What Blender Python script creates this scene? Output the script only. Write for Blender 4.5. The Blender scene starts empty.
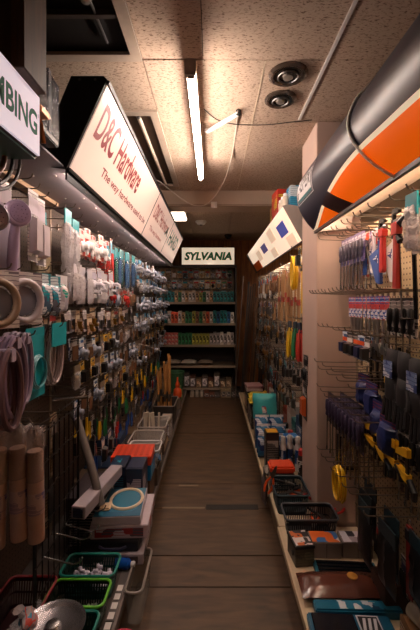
import bpy, bmesh, math, random
from mathutils import Vector, Matrix
PI = math.pi
R = random.Random(7)
scene = bpy.context.scene
COL = scene.collection

# ---------------------------------------------------------------- camera
F = 360.0                      # focal length in pixels of the 420 x 630 frame
cam_d = bpy.data.cameras.new('camera')
cam = bpy.data.objects.new('camera', cam_d)
COL.objects.link(cam)
cam.location = (0, 0, 1.5)
cam.rotation_euler = (PI / 2, 0, 0)
cam_d.sensor_fit = 'VERTICAL'
cam_d.sensor_height = 36.0
cam_d.lens = F / 630.0 * 36.0
cam_d.shift_x = -3.0 / 630.0
cam_d.shift_y = -13.0 / 630.0
cam_d.clip_start = 0.02
scene.camera = cam

# ---------------------------------------------------------------- world, exposure
world = bpy.data.worlds.new('world')
scene.world = world
world.use_nodes = True
world.node_tree.nodes['Background'].inputs[0].default_value = (0.02, 0.015, 0.012, 1)
world.node_tree.nodes['Background'].inputs[1].default_value = 1.0
scene.view_settings.view_transform = 'Standard'
scene.view_settings.look = 'None'
scene.view_settings.gamma = 1.0
scene.view_settings.exposure = 0.58
scene.view_settings.use_curve_mapping = False
# strengths of the shop's lamps (the lamps themselves are built with their fixtures)
TUBE = 46.0
SOFFIT_TUBE = 30.0
SIGN = 0.38
CANOPY = 0.32
WARM = (1.0, 0.80, 0.60)


def lin(c):
    out = []
    for v in c:
        v = v / 255.0
        out.append(v / 12.92 if v <= 0.04045 else ((v + 0.055) / 1.055) ** 2.4)
    return tuple(out)


def W(px, py, Y):
    return ((px - 213.0) / F * Y, Y, 1.5 + (302.0 - py) / F * Y)


# ---------------------------------------------------------------- materials
MATS = {}


def _new(name):
    m = bpy.data.materials.new(name)
    m.use_nodes = True
    nt = m.node_tree
    return m, nt, nt.nodes['Principled BSDF']


def mat(rgb, rough=0.5, metal=0.0, var=0.12, scale=30.0, coat=0.0):
    key = ('p', rgb, rough, metal, var, scale, coat)
    if key in MATS:
        return MATS[key]
    m, nt, b = _new('surface')
    c = lin(rgb)
    tc = nt.nodes.new('ShaderNodeTexCoord')
    n = nt.nodes.new('ShaderNodeTexNoise')
    n.inputs['Scale'].default_value = scale
    n.inputs['Detail'].default_value = 4
    nt.links.new(tc.outputs['Object'], n.inputs['Vector'])
    mx = nt.nodes.new('ShaderNodeMix')
    mx.data_type = 'RGBA'
    mx.inputs['A'].default_value = tuple(v * (1 - var) for v in c) + (1,)
    mx.inputs['B'].default_value = tuple(min(1, v * (1 + var)) for v in c) + (1,)
    nt.links.new(n.outputs['Fac'], mx.inputs['Factor'])
    nt.links.new(mx.outputs['Result'], b.inputs['Base Color'])
    b.inputs['Roughness'].default_value = rough
    b.inputs['Metallic'].default_value = metal
    if coat:
        b.inputs['Coat Weight'].default_value = coat
        b.inputs['Coat Roughness'].default_value = 0.15
    MATS[key] = m
    return m


def mprint(c1, c2, c3=None, sy=26.0, sz=34.0, rough=0.35):
    """flat packaging print: a ground colour with blocks and lines of ink"""
    c3 = c3 or c2
    key = ('print', c1, c2, c3, sy, sz, rough)
    if key in MATS:
        return MATS[key]
    m, nt, b = _new('packaging_print')
    tc = nt.nodes.new('ShaderNodeTexCoord')
    mp = nt.nodes.new('ShaderNodeMapping')
    mp.inputs['Scale'].default_value = (sy, sy, sz)
    nt.links.new(tc.outputs['Object'], mp.inputs['Vector'])
    v = nt.nodes.new('ShaderNodeTexVoronoi')
    v.distance = 'CHEBYCHEV'
    v.inputs['Scale'].default_value = 1.0
    nt.links.new(mp.outputs['Vector'], v.inputs['Vector'])
    rp = nt.nodes.new('ShaderNodeValToRGB')
    rp.color_ramp.interpolation = 'CONSTANT'
    e = rp.color_ramp.elements
    e[0].position = 0.0
    e[0].color = lin(c1) + (1,)
    e[1].position = 0.62
    e[1].color = lin(c2) + (1,)
    x = e.new(0.82)
    x.color = lin(c3) + (1,)
    sep = nt.nodes.new('ShaderNodeSeparateColor')
    nt.links.new(v.outputs['Color'], sep.inputs[0])
    nt.links.new(sep.outputs[0], rp.inputs[0])
    w = nt.nodes.new('ShaderNodeTexWave')
    w.bands_direction = 'Z'
    w.inputs['Scale'].default_value = 22.0
    w.inputs['Distortion'].default_value = 2.0
    nt.links.new(tc.outputs['Object'], w.inputs['Vector'])
    gt = nt.nodes.new('ShaderNodeMath')
    gt.operation = 'GREATER_THAN'
    gt.inputs[1].default_value = 0.93
    nt.links.new(w.outputs['Fac'], gt.inputs[0])
    mx = nt.nodes.new('ShaderNodeMix')
    mx.data_type = 'RGBA'
    mx.inputs['B'].default_value = lin(c3) + (1,)
    nt.links.new(gt.outputs[0], mx.inputs['Factor'])
    nt.links.new(rp.outputs[0], mx.inputs['A'])
    nt.links.new(mx.outputs['Result'], b.inputs['Base Color'])
    b.inputs['Roughness'].default_value = rough
    MATS[key] = m
    return m


def mplastic(rgb, alpha=0.35, rough=0.12):
    """clear plastic film or blister"""
    key = ('clear', rgb, alpha, rough)
    if key in MATS:
        return MATS[key]
    m, nt, b = _new('clear_plastic')
    b.inputs['Base Color'].default_value = lin(rgb) + (1,)
    b.inputs['Roughness'].default_value = rough
    b.inputs['Alpha'].default_value = alpha
    b.inputs['Specular IOR Level'].default_value = 0.8
    tc = nt.nodes.new('ShaderNodeTexCoord')
    n = nt.nodes.new('ShaderNodeTexNoise')
    n.inputs['Scale'].default_value = 38.0
    n.inputs['Detail'].default_value = 2
    n.inputs['Distortion'].default_value = 1.5
    nt.links.new(tc.outputs['Object'], n.inputs['Vector'])
    bp = nt.nodes.new('ShaderNodeBump')
    bp.inputs['Strength'].default_value = 0.9
    bp.inputs['Distance'].default_value = 0.012
    nt.links.new(n.outputs['Fac'], bp.inputs['Height'])
    nt.links.new(bp.outputs[0], b.inputs['Normal'])
    MATS[key] = m
    return m


def mglow(rgb, strength, rough=0.12):
    key = ('glow', rgb, strength, rough)
    if key in MATS:
        return MATS[key]
    m, nt, b = _new('lit_surface')
    c = lin(rgb)
    b.inputs['Base Color'].default_value = c + (1,)
    b.inputs['Roughness'].default_value = rough
    b.inputs['Emission Color'].default_value = c + (1,)
    b.inputs['Emission Strength'].default_value = strength
    MATS[key] = m
    return m


def mwood(rgb, dark, axis=2, scale=6.0, rough=0.6, stretch=12.0):
    key = ('wood', rgb, dark, axis, scale, stretch)
    if key in MATS:
        return MATS[key]
    m, nt, b = _new('wood')
    tc = nt.nodes.new('ShaderNodeTexCoord')
    mp = nt.nodes.new('ShaderNodeMapping')
    s = [scale * stretch] * 3
    s[axis] = scale
    mp.inputs['Scale'].default_value = s
    nt.links.new(tc.outputs['Object'], mp.inputs['Vector'])
    n = nt.nodes.new('ShaderNodeTexNoise')
    n.inputs['Scale'].default_value = 1.0
    n.inputs['Detail'].default_value = 5
    n.inputs['Distortion'].default_value = 0.6
    nt.links.new(mp.outputs['Vector'], n.inputs['Vector'])
    rp = nt.nodes.new('ShaderNodeValToRGB')
    rp.color_ramp.elements[0].position = 0.3
    rp.color_ramp.elements[0].color = lin(dark) + (1,)
    rp.color_ramp.elements[1].position = 0.7
    rp.color_ramp.elements[1].color = lin(rgb) + (1,)
    nt.links.new(n.outputs['Fac'], rp.inputs[0])
    nt.links.new(rp.outputs[0], b.inputs['Base Color'])
    b.inputs['Roughness'].default_value = rough
    MATS[key] = m
    return m


def mceiling():
    m, nt, b = _new('fissured_tile')
    tc = nt.nodes.new('ShaderNodeTexCoord')
    mp = nt.nodes.new('ShaderNodeMapping')
    mp.inputs['Scale'].default_value = (60, 150, 60)
    nt.links.new(tc.outputs['Object'], mp.inputs['Vector'])
    n = nt.nodes.new('ShaderNodeTexNoise')
    n.inputs['Scale'].default_value = 1.0
    n.inputs['Detail'].default_value = 3
    n.inputs['Distortion'].default_value = 0.8
    nt.links.new(mp.outputs['Vector'], n.inputs['Vector'])
    rp = nt.nodes.new('ShaderNodeValToRGB')
    rp.color_ramp.elements[0].position = 0.33
    rp.color_ramp.elements[0].color = lin((112, 86, 68)) + (1,)
    rp.color_ramp.elements[1].position = 0.46
    rp.color_ramp.elements[1].color = lin((192, 168, 146)) + (1,)
    nt.links.new(n.outputs['Fac'], rp.inputs[0])
    nt.links.new(rp.outputs[0], b.inputs['Base Color'])
    b.inputs['Roughness'].default_value = 0.9
    bp = nt.nodes.new('ShaderNodeBump')
    bp.inputs['Strength'].default_value = 0.6
    bp.inputs['Distance'].default_value = 0.004
    nt.links.new(n.outputs['Fac'], bp.inputs['Height'])
    nt.links.new(bp.outputs[0], b.inputs['Normal'])
    return m


def mpegboard(rgb, hole=(40, 30, 24), pitch=0.0254):
    key = ('peg', rgb)
    if key in MATS:
        return MATS[key]
    m, nt, b = _new('pegboard')
    tc = nt.nodes.new('ShaderNodeTexCoord')
    v = nt.nodes.new('ShaderNodeTexVoronoi')
    v.inputs['Scale'].default_value = 1.0 / pitch
    v.inputs['Randomness'].default_value = 0.0
    mp = nt.nodes.new('ShaderNodeMapping')
    mp.inputs['Scale'].default_value = (0.0, 1, 1)
    nt.links.new(tc.outputs['Object'], mp.inputs['Vector'])
    nt.links.new(mp.outputs['Vector'], v.inputs['Vector'])
    lt = nt.nodes.new('ShaderNodeMath')
    lt.operation = 'LESS_THAN'
    lt.inputs[1].default_value = 0.17
    nt.links.new(v.outputs['Distance'], lt.inputs[0])
    mx = nt.nodes.new('ShaderNodeMix')
    mx.data_type = 'RGBA'
    mx.inputs['A'].default_value = lin(rgb) + (1,)
    mx.inputs['B'].default_value = lin(hole) + (1,)
    nt.links.new(lt.outputs[0], mx.inputs['Factor'])
    nt.links.new(mx.outputs['Result'], b.inputs['Base Color'])
    b.inputs['Roughness'].default_value = 0.6
    MATS[key] = m
    return m


CHROME = mat((190, 188, 186), 0.25, 1.0, 0.05)
STEEL = mat((120, 118, 116), 0.35, 1.0, 0.1)
DARKSTEEL = mat((48, 44, 42), 0.4, 0.8, 0.1)
BLACK = mat((22, 20, 21), 0.45)
BLACKGLOSS = mat((16, 15, 17), 0.2)
WHITE = mat((226, 220, 214), 0.5, 0, 0.05)
WHITEPL = mat((230, 226, 224), 0.3, 0, 0.04)
CREAM = mat((206, 188, 160), 0.6)


# ---------------------------------------------------------------- mesh building
class MB:
    def __init__(self):
        self.v = []
        self.f = []
        self.uv = None

    def add(self, vs, fs):
        o = len(self.v)
        self.v += [tuple(p) for p in vs]
        self.f += [tuple(i + o for i in f) for f in fs]
        return self

    def box(self, x0, x1, y0, y1, z0, z1, M=None):
        vs = [(x, y, z) for x in (x0, x1) for y in (y0, y1) for z in (z0, z1)]
        if M is not None:
            vs = [M @ Vector(p) for p in vs]
        return self.add(vs, [(0, 1, 3, 2), (4, 6, 7, 5), (0, 4, 5, 1), (2, 3, 7, 6), (0, 2, 6, 4), (1, 5, 7, 3)])

    def tube(self, pts, r, n=8, closed=False, caps=True):
        pts = [Vector(p) for p in pts]
        k = len(pts)
        rr = r if isinstance(r, (list, tuple)) else [r] * k
        rings = []
        prev = None
        for i in range(k):
            if closed:
                t = pts[(i + 1) % k] - pts[i - 1]
            else:
                t = pts[min(i + 1, k - 1)] - pts[max(i - 1, 0)]
            if t.length < 1e-9:
                t = Vector((0, 0, 1))
            t.normalize()
            if prev is None:
                a = Vector((0, 0, 1)) if abs(t.z) < 0.9 else Vector((1, 0, 0))
                u = t.cross(a).normalized()
            else:
                u = prev - t * prev.dot(t)
                if u.length < 1e-6:
                    u = t.cross(Vector((0, 0, 1)) if abs(t.z) < 0.9 else Vector((1, 0, 0)))
                u.normalize()
            prev = u
            w = t.cross(u)
            rings.append([pts[i] + (u * math.cos(2 * PI * j / n) + w * math.sin(2 * PI * j / n)) * rr[i] for j in range(n)])
        vs = [p for ring in rings for p in ring]
        fs = []
        m = k if closed else k - 1
        for i in range(m):
            a = i * n
            b = ((i + 1) % k) * n
            for j in range(n):
                fs.append((a + j, a + (j + 1) % n, b + (j + 1) % n, b + j))
        if caps and not closed:
            fs.append(tuple(range(n - 1, -1, -1)))
            fs.append(tuple((k - 1) * n + j for j in range(n)))
        return self.add(vs, fs)

    def lathe(self, prof, n=16, M=None):
        """prof: (radius, z) pairs turned about z"""
        vs = []
        for r, z in prof:
            for j in range(n):
                a = 2 * PI * j / n
                vs.append(Vector((r * math.cos(a), r * math.sin(a), z)))
        if M is not None:
            vs = [M @ p for p in vs]
        fs = []
        for i in range(len(prof) - 1):
            for j in range(n):
                fs.append((i * n + j, i * n + (j + 1) % n, (i + 1) * n + (j + 1) % n, (i + 1) * n + j))
        fs.append(tuple(range(n - 1, -1, -1)))
        fs.append(tuple((len(prof) - 1) * n + j for j in range(n)))
        return self.add(vs, fs)

    def prism(self, poly, y0, y1):
        """poly: (x, z) outline, extruded along y"""
        n = len(poly)
        vs = [(x, y0, z) for x, z in poly] + [(x, y1, z) for x, z in poly]
        fs = [tuple(range(n)), tuple(range(2 * n - 1, n - 1, -1))]
        for i in range(n):
            j = (i + 1) % n
            fs.append((i, n + i, n + j, j))
        return self.add(vs, fs)

    def prism_x(self, poly, x0, x1):
        """poly: (y, z) outline, extruded along x"""
        n = len(poly)
        vs = [(x0, y, z) for y, z in poly] + [(x1, y, z) for y, z in poly]
        fs = [tuple(range(n - 1, -1, -1)), tuple(range(n, 2 * n))]
        for i in range(n):
            j = (i + 1) % n
            fs.append((i, j, n + j, n + i))
        return self.add(vs, fs)

    def prism_z(self, poly, z0, z1):
        n = len(poly)
        vs = [(x, y, z0) for x, y in poly] + [(x, y, z1) for x, y in poly]
        fs = [tuple(range(n - 1, -1, -1)), tuple(range(n, 2 * n))]
        for i in range(n):
            j = (i + 1) % n
            fs.append((i, j, n + j, n + i))
        return self.add(vs, fs)

    def pillow(self, w, h, t, nx=6, nz=8, crumple=0.0, seed=1, z_top=0.0, sag=0.0):
        """flat bag in the y-z plane, bulging along x; hangs down from z_top"""
        rr = random.Random(seed)
        fold = [rr.random() - 0.5 for _ in range(nx + 1)]
        front = []
        back = []
        for j in range(nz + 1):
            for i in range(nx + 1):
                u = i / nx
                s = j / nz
                y = (u - 0.5) * w
                z = z_top - s * h
                e = (1 - (2 * u - 1) ** 4) * (1 - (2 * s - 1) ** 6)
                bulge = t * 0.5 * max(0.0, e) * (1 + sag * (s - 0.5))
                c = (crumple * (rr.random() - 0.5) * .45 + crumple * fold[i] * .8) if 0 < i < nx and 0 < j < nz else 0
                d = crumple * (rr.random() - 0.5)
                front.append((bulge + c + 0.0008, y + d * .6, z))
                back.append((-bulge - c - 0.0008, y + d * .6, z))
        fs = []
        o = len(front)
        for j in range(nz):
            for i in range(nx):
                a = j * (nx + 1) + i
                b = a + nx + 1
                fs.append((a, b, b + 1, a + 1))
                fs.append((o + a, o + a + 1, o + b + 1, o + b))
        for j in range(nz):
            a = j * (nx + 1)
            b = a + nx + 1
            fs.append((a, o + a, o + b, b))
            a += nx
            b += nx
            fs.append((a, b, o + b, o + a))
        for i in range(nx):
            fs.append((i, i + 1, o + i + 1, o + i))
            a = nz * (nx + 1) + i
            fs.append((a, o + a, o + a + 1, a + 1))
        return self.add(front + back, fs)

    def mesh(self, smooth=False, bevel=0.0):
        me = bpy.data.meshes.new('mesh')
        me.from_pydata(self.v, [], self.f)
        bm = bmesh.new()
        bm.from_mesh(me)
        if bevel:
            bmesh.ops.bevel(bm, geom=bm.edges[:], offset=bevel, segments=2, affect='EDGES', clamp_overlap=True)
        bmesh.ops.recalc_face_normals(bm, faces=bm.faces[:])
        bm.to_mesh(me)
        bm.free()
        if smooth:
            for p in me.polygons:
                p.use_smooth = True
            try:
                me.set_sharp_from_angle(angle=math.radians(40))
            except Exception:
                pass
        me.materials.append(None)
        me.update()
        return me


def B(x0, x1, y0, y1, z0, z1, bevel=0.0):
    return MB().box(x0, x1, y0, y1, z0, z1).mesh(bevel=bevel)


CACHE = {}


def cached(key, fn):
    if key not in CACHE:
        CACHE[key] = fn()
    return CACHE[key]


# ---------------------------------------------------------------- objects
def obj(name, me, m, parent=None, loc=(0, 0, 0), rot=(0, 0, 0)):
    if isinstance(me, MB):
        me = me.mesh()
    o = bpy.data.objects.new(name, me)
    COL.objects.link(o)
    o.location = loc
    o.rotation_euler = rot
    if not me.materials:
        me.materials.append(None)
    o.material_slots[0].link = 'OBJECT'
    o.material_slots[0].material = m
    if parent is not None:
        o.parent = parent
    return o


def tag(o, label, cat, group=None):
    o['label'] = label
    o['category'] = cat
    if group:
        o['group'] = group
    return o


def thing(name, label, cat, loc=(0, 0, 0), rot=(0, 0, 0), group=None, scale=None):
    o = bpy.data.objects.new(name, None)
    o.empty_display_size = 0.02
    COL.objects.link(o)
    o.location = loc
    o.rotation_euler = rot if isinstance(rot, (tuple, list)) else (0, 0, rot)
    if scale:
        o.scale = scale if isinstance(scale, (tuple, list)) else (scale,) * 3
    return tag(o, label, cat, group)


def struct(name, me, m, parent=None):
    o = obj(name, me, m, parent)
    if parent is None:
        o['kind'] = 'structure'
    return o


def text_mesh(s, size=1.0, bold=0.0, shear=0.0, extrude=0.0, spacing=1.0):
    cu = bpy.data.curves.new('lettering', 'FONT')
    cu.body = s
    cu.size = size
    cu.offset = bold
    cu.shear = shear
    cu.extrude = extrude
    cu.space_character = spacing
    cu.resolution_u = 4
    o = bpy.data.objects.new('lettering_source', cu)
    COL.objects.link(o)
    dg = bpy.context.evaluated_depsgraph_get()
    dg.update()
    me = bpy.data.meshes.new_from_object(o.evaluated_get(dg))
    bpy.data.objects.remove(o)
    bpy.data.curves.remove(cu)
    me.materials.clear()
    me.materials.append(None)
    return me


def fit_text(s, fn, width=None, height=None, **kw):
    """text mesh whose (u, v) in 0..1 box is mapped through fn(u, v, lift)"""
    me = text_mesh(s, **kw)
    xs = [v.co.x for v in me.vertices]
    ys = [v.co.y for v in me.vertices]
    x0, x1, y0, y1 = min(xs), max(xs), min(ys), max(ys)
    for v in me.vertices:
        v.co = Vector(fn((v.co.x - x0) / (x1 - x0), (v.co.y - y0) / (y1 - y0), v.co.z))
    me.update()
    return me


def fit_words(s, fn, **kw):
    """the same, but one mesh for each word"""
    me = fit_text(s, lambda u, v, l: (u, v, l), **kw)
    polys = sorted(me.polygons, key=lambda p: min(me.vertices[i].co.x for i in p.vertices))
    groups, cur = [], -9
    for p in polys:
        xs = [me.vertices[i].co.x for i in p.vertices]
        if min(xs) > cur + 0.35 / len(s):
            groups.append([])
        groups[-1].append(p)
        cur = max(cur, max(xs))
    out = []
    for g in groups:
        idx, vs, fs = {}, [], []
        for p in g:
            f = []
            for i in p.vertices:
                if i not in idx:
                    idx[i] = len(vs)
                    co = me.vertices[i].co
                    vs.append(tuple(fn(co.x, co.y, co.z)))
                f.append(idx[i])
            fs.append(f)
        m2 = bpy.data.meshes.new('word')
        m2.from_pydata(vs, [], fs)
        m2.materials.append(None)
        out.append(m2)
    return out

# ================================================================ SETTING
XL, XR = -1.75, 1.65           # shop walls (mostly hidden behind the shelving)
YB, YF = 6.42, -1.6
ZC = 2.6

# floor: sub-floor slab with sheets laid across the aisle
floor = struct('floor', B(XL, XR, YF, YB, -0.08, -0.006), mat((40, 32, 26), 0.9))
FLOORM = mwood((90, 66, 44), (58, 42, 28), axis=0, scale=5.0, rough=0.5, stretch=5)
seams = [YF, 0.6, 1.30, 1.895, 2.13, 2.62, 2.97, 4.12, 4.80, 5.5, YB]
for a, b in zip(seams[:-1], seams[1:]):
    me = B(XL, XR, a + 0.004, b - 0.004, -0.006, R.uniform(-0.001, 0.0))
    obj('floor_sheet', me, FLOORM, floor)
obj('seam_tape', B(-0.05, 0.33, 2.60, 2.665, 0.0, 0.0015), mat((30, 25, 22), 0.7), floor)
obj('seam_tape', B(-0.37, -0.06, 2.615, 2.635, 0.0, 0.0012), mat((120, 104, 84), 0.7), floor)
obj('seam_tape', B(-0.28, -0.12, 2.93, 2.955, 0.0, 0.0012), mat((120, 104, 84), 0.7), floor)

# ceiling: slab with fissured tiles hung below it in rows
ceiling = struct('ceiling', B(XL, XR, YF, YB, ZC + 0.02, ZC + 0.12), mat((70, 56, 44), 0.9))
CEIL = mceiling()
holes = [(-0.86, -0.32, 0.95, 1.63), (-0.86, -0.32, 2.06, 3.40)]
TX, TY = 0.56, 0.565
y = 1.636 - 6 * TY
row = 0
while y < YB:
    off = -0.32 if y > 1.6 else -0.045
    x = off - 4 * TX
    while x < XR:
        x0, x1, y0, y1 = max(x, XL), min(x + TX, XR), max(y, YF), min(y + TY, YB)
        # cut tiles that meet a lamp or vent opening
        rects = [(x0, x1, y0, y1)]
        for hx0, hx1, hy0, hy1 in holes:
            ns = []
            for a0, a1, b0, b1 in rects:
                if a1 <= hx0 or a0 >= hx1 or b1 <= hy0 or b0 >= hy1:
                    ns.append((a0, a1, b0, b1))
                    continue
                ns.append((a0, a1, b0, hy0))
                ns.append((a0, a1, hy1, b1))
                ns.append((a0, hx0, max(b0, hy0), min(b1, hy1)))
                ns.append((hx1, a1, max(b0, hy0), min(b1, hy1)))
            rects = [q for q in ns if q[1] - q[0] > .012 and q[3] - q[2] > .012]
        for a0, a1, b0, b1 in rects:
            if a1 - a0 > .012 and b1 - b0 > .012:
                obj('ceiling_tile', B(a0 + .002, a1 - .002, b0 + .002, b1 - .002, ZC, ZC + 0.019), CEIL, ceiling)
        x += TX
    y += TY
    row += 1
obj('cover_strip', B(0.512, 0.528, 0.7, 2.17, ZC - 0.004, ZC), WHITE, ceiling)
obj('cover_strip', B(0.236, 0.242, 1.64, 3.5, ZC - 0.002, ZC), CREAM, ceiling)

# walls
WALL = mat((120, 96, 74), 0.8, 0, 0.1, 4)
struct('wall_left', B(XL - .1, XL, YF, YB, 0, ZC + .02), WALL)
struct('wall_right', B(XR, XR + .1, YF, YB, 0, ZC + .02), WALL)
struct('wall_front', B(XL, XR, YF - .1, YF, 0, ZC + .02), WALL)
wb = struct('wall_back', B(XL, XR, YB + .015, YB + .1, 0, ZC + .02), mat((50, 34, 20), 0.8))
PLANK = mwood((190, 122, 58), (120, 70, 30), axis=2, scale=3.0)
x = XL
while x < XR:
    w = R.uniform(0.11, 0.16)
    obj('plank', B(x + .002, min(x + w, XR) - .002, YB - R.uniform(0, .004), YB + .015, 0, ZC - .001), PLANK, wb)
    x += w

# dropped beam across the aisle
trim = struct('trim_1', B(XL, XR, 3.55, 3.80, 2.45, ZC - .001), mat((188, 166, 146), 0.7, 0, 0.06, 6))
obj('edge_bead', B(XL, XR, 3.535, 3.55, 2.44, 2.462), mat((150, 128, 108), 0.6), trim)

# pillar on the right
PIL = mat((186, 160, 146), 0.75, 0, 0.07, 5)
pil = struct('wall_pillar', B(0.632, 0.90, 2.19, 2.55, 0.0, ZC - .001, bevel=.004), PIL)

# ---------------------------------------------------------------- ceiling fixtures
def open_fixture(name, label, x0, x1, y0, y1, tubes, depth=0.10):
    t = thing(name, label, 'ceiling light', ((x0 + x1) / 2, (y0 + y1) / 2, ZC - .012))
    hx, hy = (x1 - x0) / 2, (y1 - y0) / 2
    fr = MB()
    w = .045
    for a in (-1, 1):
        fr.box(a * hx - w / 2 - a * w / 2, a * hx + w / 2 - a * w / 2, -hy, hy, 0, .016)
        fr.box(-hx + w, hx - w, a * hy - w / 2 - a * w / 2, a * hy + w / 2 - a * w / 2, 0, .016)
    obj('frame', fr, mat((178, 160, 142), 0.5), t)
    pan = MB()
    pan.box(-hx + .01, hx - .01, -hy + .01, hy - .01, depth, depth + .01)
    for a in (-1, 1):
        pan.box(a * (hx - .015) - .005, a * (hx - .015) + .005, -hy + .01, hy - .01, .016, depth)
        pan.box(-hx + .01, hx - .01, a * (hy - .015) - .005, a * (hy - .015) + .005, .016, depth)
    return t, pan, hx, hy


# the ceiling slab is at ZC+.02, so the pans stay shallow
t, pan, hx, hy = open_fixture('ceiling_vent', 'dark open recessed ceiling box with pale frame and bare bulb', -0.86, -0.32, 0.95, 1.63, 0, .03)
obj('pan', pan, mat((26, 21, 18), 0.6), t)
bulb = obj('bulb_holder', MB().lathe([(.012, 0), (.016, .004), (.016, .02), (.012, .026)], 12), STEEL, t, (.14, -.02, .002))
obj('bulb', MB().lathe([(.004, -.034), (.016, -.03), (.022, -.018), (.018, -.004), (.01, .0)], 12).mesh(True), mat((190, 186, 180), 0.08, 0.6), bulb)
obj('bracket', MB().tube([(.14, .24, .015), (.14, -.02, .012)], .006), STEEL, t)
obj('louvre', MB().box(-.22, .22, -.22, -.2, .005, .028), mat((60, 48, 40), .6), t)
obj('louvre', MB().box(-.22, .22, .08, .1, .005, .028), mat((60, 48, 40), .6), t)

t, pan, hx, hy = open_fixture('ceiling_troffer', 'unlit open fluorescent troffer with white frame beside long red sign', -0.86, -0.32, 2.06, 3.40, 3, .03)
obj('pan', pan, mat((86, 66, 50), 0.6), t)
for k, xx in enumerate((-.15, -.05, .05, .15)):
    tb = obj('tube', MB().tube([(xx, -.60, .006), (xx, .60, .006)], .013, 10).mesh(True), mat((214, 196, 176), 0.3), t)
    for s in (-1, 1):
        obj('tube_end', MB().tube([(xx, s * .60, .006), (xx, s * .625, .006)], .0135, 10), STEEL, tb)

# main batten with the lit tube
t = thing('fluorescent_batten', 'white batten with one lit fluorescent tube over the aisle', 'ceiling light', (-0.095, 2.18, ZC))
obj('housing', MB().prism([(-.016, -.07), (.016, -.07), (.022, -.10), (-.022, -.10)], -.66, .66), mat((196, 178, 162), 0.4), t)
for s in (-1, 1):
    obj('stem', B(-.012, .012, s * .45 - .02, s * .45 + .02, -.07, 0), mat((196, 178, 162), 0.4), t)
    obj('lamp_holder', B(-.016, .016, s * .648 - .012, s * .648 + .012, -.147, -.10, .003), mat((150, 128, 112), 0.4), t)
obj('tube', MB().tube([(0, -.635, -.128), (0, .635, -.128)], .017, 12).mesh(True), mglow((255, 236, 224), TUBE), t)

obj('end_cap', B(-.024, .024, -.682, -.662, -.15, -.085, .003), mat((176, 156, 140), 0.4), t)

# small lit fixture past the beam, detector, dome
t = thing('ceiling_lamp', 'small white lit lamp box on ceiling beyond the beam', 'ceiling light', W(180, 213, 4.25)[:2] + (ZC,))
obj('housing', B(-.11, .07, -.25, .25, -.07, 0, .004), WHITE, t)
obj('diffuser', B(-.10, .06, -.24, .24, -.09, -.0705, .004), mglow((255, 226, 200), 5.0), t)
t = thing('smoke_detector', 'round white smoke detector on ceiling near the back', 'smoke detector', (W(201, 223, 4.9)[0], 4.9, ZC))
obj('base', MB().lathe([(.075, 0), (.075, -.015), (.06, -.02)], 20).mesh(True), WHITE, t)
obj('cover', MB().lathe([(.06, -.02), (.056, -.04), (.03, -.05)], 20).mesh(True), WHITEPL, t)
obj('sensor_grille', MB().lathe([(.02, -.048), (.018, -.058)], 12), BLACK, t)
t = thing('dome_camera', 'small dark dome camera on ceiling by the back wall', 'camera', (W(228, 236, 5.9)[0], 5.9, ZC))
obj('base', MB().lathe([(.06, 0), (.06, -.02)], 16), DARKSTEEL, t)
obj('dome', MB().lathe([(.05, -.02), (.045, -.045), (.025, -.062), (.004, -.066)], 16).mesh(True), BLACKGLOSS, t)

for px, py, rad, lab in ((288, 74, .094, 'round chrome-rimmed ceiling downlight, the nearer of the pair'), (280.5, 99, .086, 'round chrome-rimmed ceiling downlight, the farther of the pair')):
    Y = 1.1 * F / (302 - py)
    t = thing('downlight', lab, 'ceiling light', ((px - 213) / F * Y, Y, ZC))
    obj('rim', MB().lathe([(rad, 0), (rad, -.006), (rad * .86, -.014), (rad * .76, -.01), (rad * .76, 0)], 28).mesh(True), mat((120, 104, 92), 0.25, 0.7), t)
    obj('reflector', MB().lathe([(rad * .74, -.010), (rad * .5, -.004), (rad * .3, -.002)], 24).mesh(True), mat((38, 32, 28), 0.25, 0.5), t)
    obj('gimbal_ring', MB().tube([(rad * .5 * math.cos(a), rad * .5 * math.sin(a), -.016) for a in [k * PI / 10 for k in range(20)]], .004, 6, True), STEEL, t)
    obj('lens', MB().lathe([(rad * .30, -.006), (rad * .26, -.02), (rad * .1, -.022)], 16).mesh(True), mat((150, 140, 130), 0.15, 0.4), t)

# strip, cables on the ceiling
a = Vector(W(206, 130, 2.29)); a.z = ZC - .02
b = Vector(W(239, 110.5, 2.06)); b.z = ZC - .02
d = (b - a)
ang = math.atan2(d.y, d.x)
t = thing('plastic_strip', 'short white plastic strip held slantwise under the ceiling', 'strip', a, ang)
obj('bar', B(0, d.length, -.016, .016, -.004, .004, .001), WHITEPL, t)
obj('clip', B(d.length - .012, d.length + .008, -.012, .012, -.008, .0195), BLACK, t)
obj('clip', B(0, .012, -.01, .01, .004, .0195), WHITE, t)


def cable(name, label, pts, r, m, cat='cable', sub=6):
    """smooth cable through the points"""
    P = [Vector(p) for p in pts]
    out = []
    for i in range(len(P) - 1):
        p0, p1, p2, p3 = P[max(i - 1, 0)], P[i], P[i + 1], P[min(i + 2, len(P) - 1)]
        for k in range(sub):
            s = k / sub
            out.append(0.5 * ((2 * p1) + (p2 - p0) * s + (2 * p0 - 5 * p1 + 4 * p2 - p3) * s * s + (3 * p1 - p0 - 3 * p2 + p3) * s ** 3))
    out.append(P[-1])
    return tag(obj(name, MB().tube(out, r, 6).mesh(True), m), label, cat)


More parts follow.
